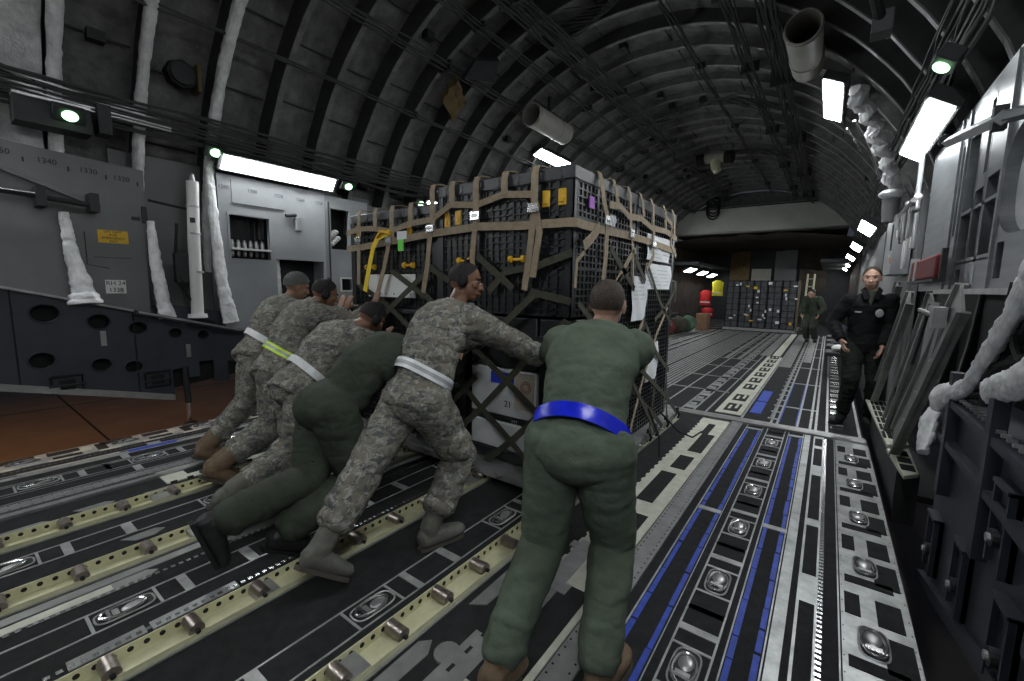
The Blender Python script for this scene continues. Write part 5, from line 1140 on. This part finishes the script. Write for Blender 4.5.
    if glove:
        for s_, e, wv in ((-1, eL, wL), (1, eR, wR)):
            fa = (wv-e).normalized(); m = MB(); m.ell(wv+V((0, -.012, .045)), (V((.05, 0, 0)), V((0, .03, 0)), V((0, 0, .06))), glove, 14, 10); m.capsule(wv-fa*.03, wv, .038, .036, glove); 
            for j in range(4): q = wv+V(((-.034+.022*j), -.006, .085)); m.capsule(q, q+V((0, .004, .05-.006*abs(j-1.5))), .0125, .010, glove)
            vox(m, 'glove', P, .006, 1, .001, 30, body_mat=glove)
    return P
tD = (.05, .75, -.66)     # toe pressing down, heel up
person('camouflaged man with ear muffs and white belt pushing the load, nearest of the camouflaged men', (-1.88, 1.64, .86), (-1.93, 2.0, 1.345), (-1.905, 2.09, 1.53), .15, (.86, .50, -.12), (-2.05, 2.47, 1.12), (-1.56, 2.47, 1.03), (-1.87, 1.02, .24), (-1.74, 1.60, .115), (.12, .72, -.55), (.25, .97, 0),
       topm=M_camo, legm=M_camo, bootm=M_bootsage, skin=M_skinC, hair=M_hairD, muffs=True, belt=(M_bwhite, .062, .13, M_bgrey), seed=1.3, puff=.022, glove=M_black, elb=V((.2, -.2, -.5)))
person('man in a sage green flight suit with a shiny blue belt pushing, seen from behind', (-.76, 1.50, .88), (-.875, 1.90, 1.27), (-.885, 2.01, 1.42), -.15, (-.15, .97, .02), (-1.5, 2.47, 1.05), (-1.43, 2.40, 1.0) if False else (-1.14, 2.33, 1.0), (-.86, 1.12, .15), (-.57, 1.34, .115), (-.1, .9, -.35), (.02, 1, 0),
       top='suit', topm=M_suit, bootm=M_boottan, skin=M_skinB, hair=M_hairB, belt=(M_bblue, .066, .05, None), seed=4.2, puff=.012, elb=V((0, -.1, -.5)))
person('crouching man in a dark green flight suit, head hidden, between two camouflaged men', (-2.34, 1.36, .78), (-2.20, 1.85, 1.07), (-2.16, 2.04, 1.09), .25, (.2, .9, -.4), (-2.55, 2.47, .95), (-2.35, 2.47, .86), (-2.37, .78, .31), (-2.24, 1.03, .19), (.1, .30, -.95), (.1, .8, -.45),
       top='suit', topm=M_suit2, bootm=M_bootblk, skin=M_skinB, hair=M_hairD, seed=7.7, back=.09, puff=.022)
person('camouflaged man with a white belt leaning low, third from the left', (-2.98, 1.50, .78), (-3.0, 1.95, 1.15), (-2.95, 2.12, 1.24), .12, (.1, .8, -.55), (-3.25, 2.47, .98), (-2.95, 2.47, .92), (-3.00, 1.06, .18), (-2.86, 1.0, .22), (.1, .8, -.5), (.1, .75, -.55),
       topm=M_camo, legm=M_camo, bootm=M_bootsage, skin=M_skinC, hair=M_hairD, muffs=True, belt=(M_bwhite, .055, .12, None), seed=10.1, puff=.006)
person('camouflaged man with ear muffs and a lime and grey reflective belt, second from the left', (-3.54, 1.62, .82), (-3.66, 2.02, 1.31), (-3.62, 2.12, 1.42), .12, (.35, .85, -.35), (-3.85, 2.47, 1.25), (-3.40, 2.47, 1.3), (-3.60, 1.20, .17), (-3.42, 1.14, .20), (.1, .75, -.5), (.1, .75, -.5),
       topm=M_camo, legm=M_camo, bootm=M_boottan, skin=M_skinC, hair=M_hairD, muffs=True, belt=(M_blime, .06, .13, M_bgrey), seed=13.4, puff=.006)
person('camouflaged man in a grey-green knit cap with a white belt, farthest to the left', (-4.12, 1.72, .88), (-4.24, 2.10, 1.33), (-4.18, 2.16, 1.48), .12, (.25, .92, -.3), (-4.1, 2.55, 1.2), (-3.95, 2.47, 1.25), (-4.22, 1.34, .14), (-4.05, 1.28, .15), (.1, .8, -.45), (.1, .8, -.4),
       topm=M_camo, legm=M_camo, bootm=M_boottan, skin=M_skinA, hair=M_hairD, hat=M_beanie, belt=(M_bwhite, .06, .13, None), seed=16.8, puff=.006)
person('man in a black jacket and dark green trousers standing at the right, watching', (.36, 6.25, .93), (.37, 6.24, 1.47), (.36, 6.20, 1.66), PI-.12, (-.12, -1, -.02), (.50, 6.0, .93), (.15, 6.08, .96), (.47, 6.22, .115), (.23, 6.18, .115), (.25, -.95, 0), (-.35, -.93, 0),
       top='jacket', topm=M_jack, legm=M_trou, bootm=M_bootblk, skin=M_skinB, hair=M_hairB, hand='rest', back=0., elb=V((0, .5, -.2)), seed=20.2, puff=.004)
t = [r for r in ROOTS if 'black jacket' in str(r.get('label'))][0]
m = MB(); m.loft([(.37, 6.13, 1.52), (.37, 6.10, 1.44), (.365, 6.085, 1.36)], [(.035, .01), (.026, .01), (.004, .008)], M_suit2, side=(1, 0, 0), n=12); m.build('undershirt', t)
for s_ in (1, -1): m = MB(); m.ribbon([(.37+s_*.075, 6.2, 1.54), (.37+s_*.055, 6.12, 1.50), (.37+s_*.035, 6.085, 1.43)], .05, .008, (s_*.3, -1, 0), M_jack); m.build('collar', t)
m = MB(); m.ell((.45, 6.085, 1.28), (V((.035, 0, 0)), V((0, .006, 0)), V((0, 0, .045))), M_bgrey); m.build('round_patch', t); m = MB(); m.box(.24, .30, 6.08, 6.088, 1.28, 1.295, M_bgrey); m.build('name_tape', t)
# distant figures
person('dark-clad person bending on the right near the far ladder', (-.35, 15.6, .85), (-.40, 15.4, 1.33), (-.42, 15.25, 1.45), PI+.3, (-.3, -.9, -.4), (-.2, 15.15, .85), (-.62, 15.15, .85), (-.25, 15.6, .115), (-.45, 15.7, .115), (0, -1, 0), (0, -1, 0), top='suit', topm=M_suit2, bootm=M_bootblk, skin=M_skinB, hair=M_hairD, hand='rest', seed=30.)
for o in list(bpy.data.objects):
    if '_o' in o: del o['_o']
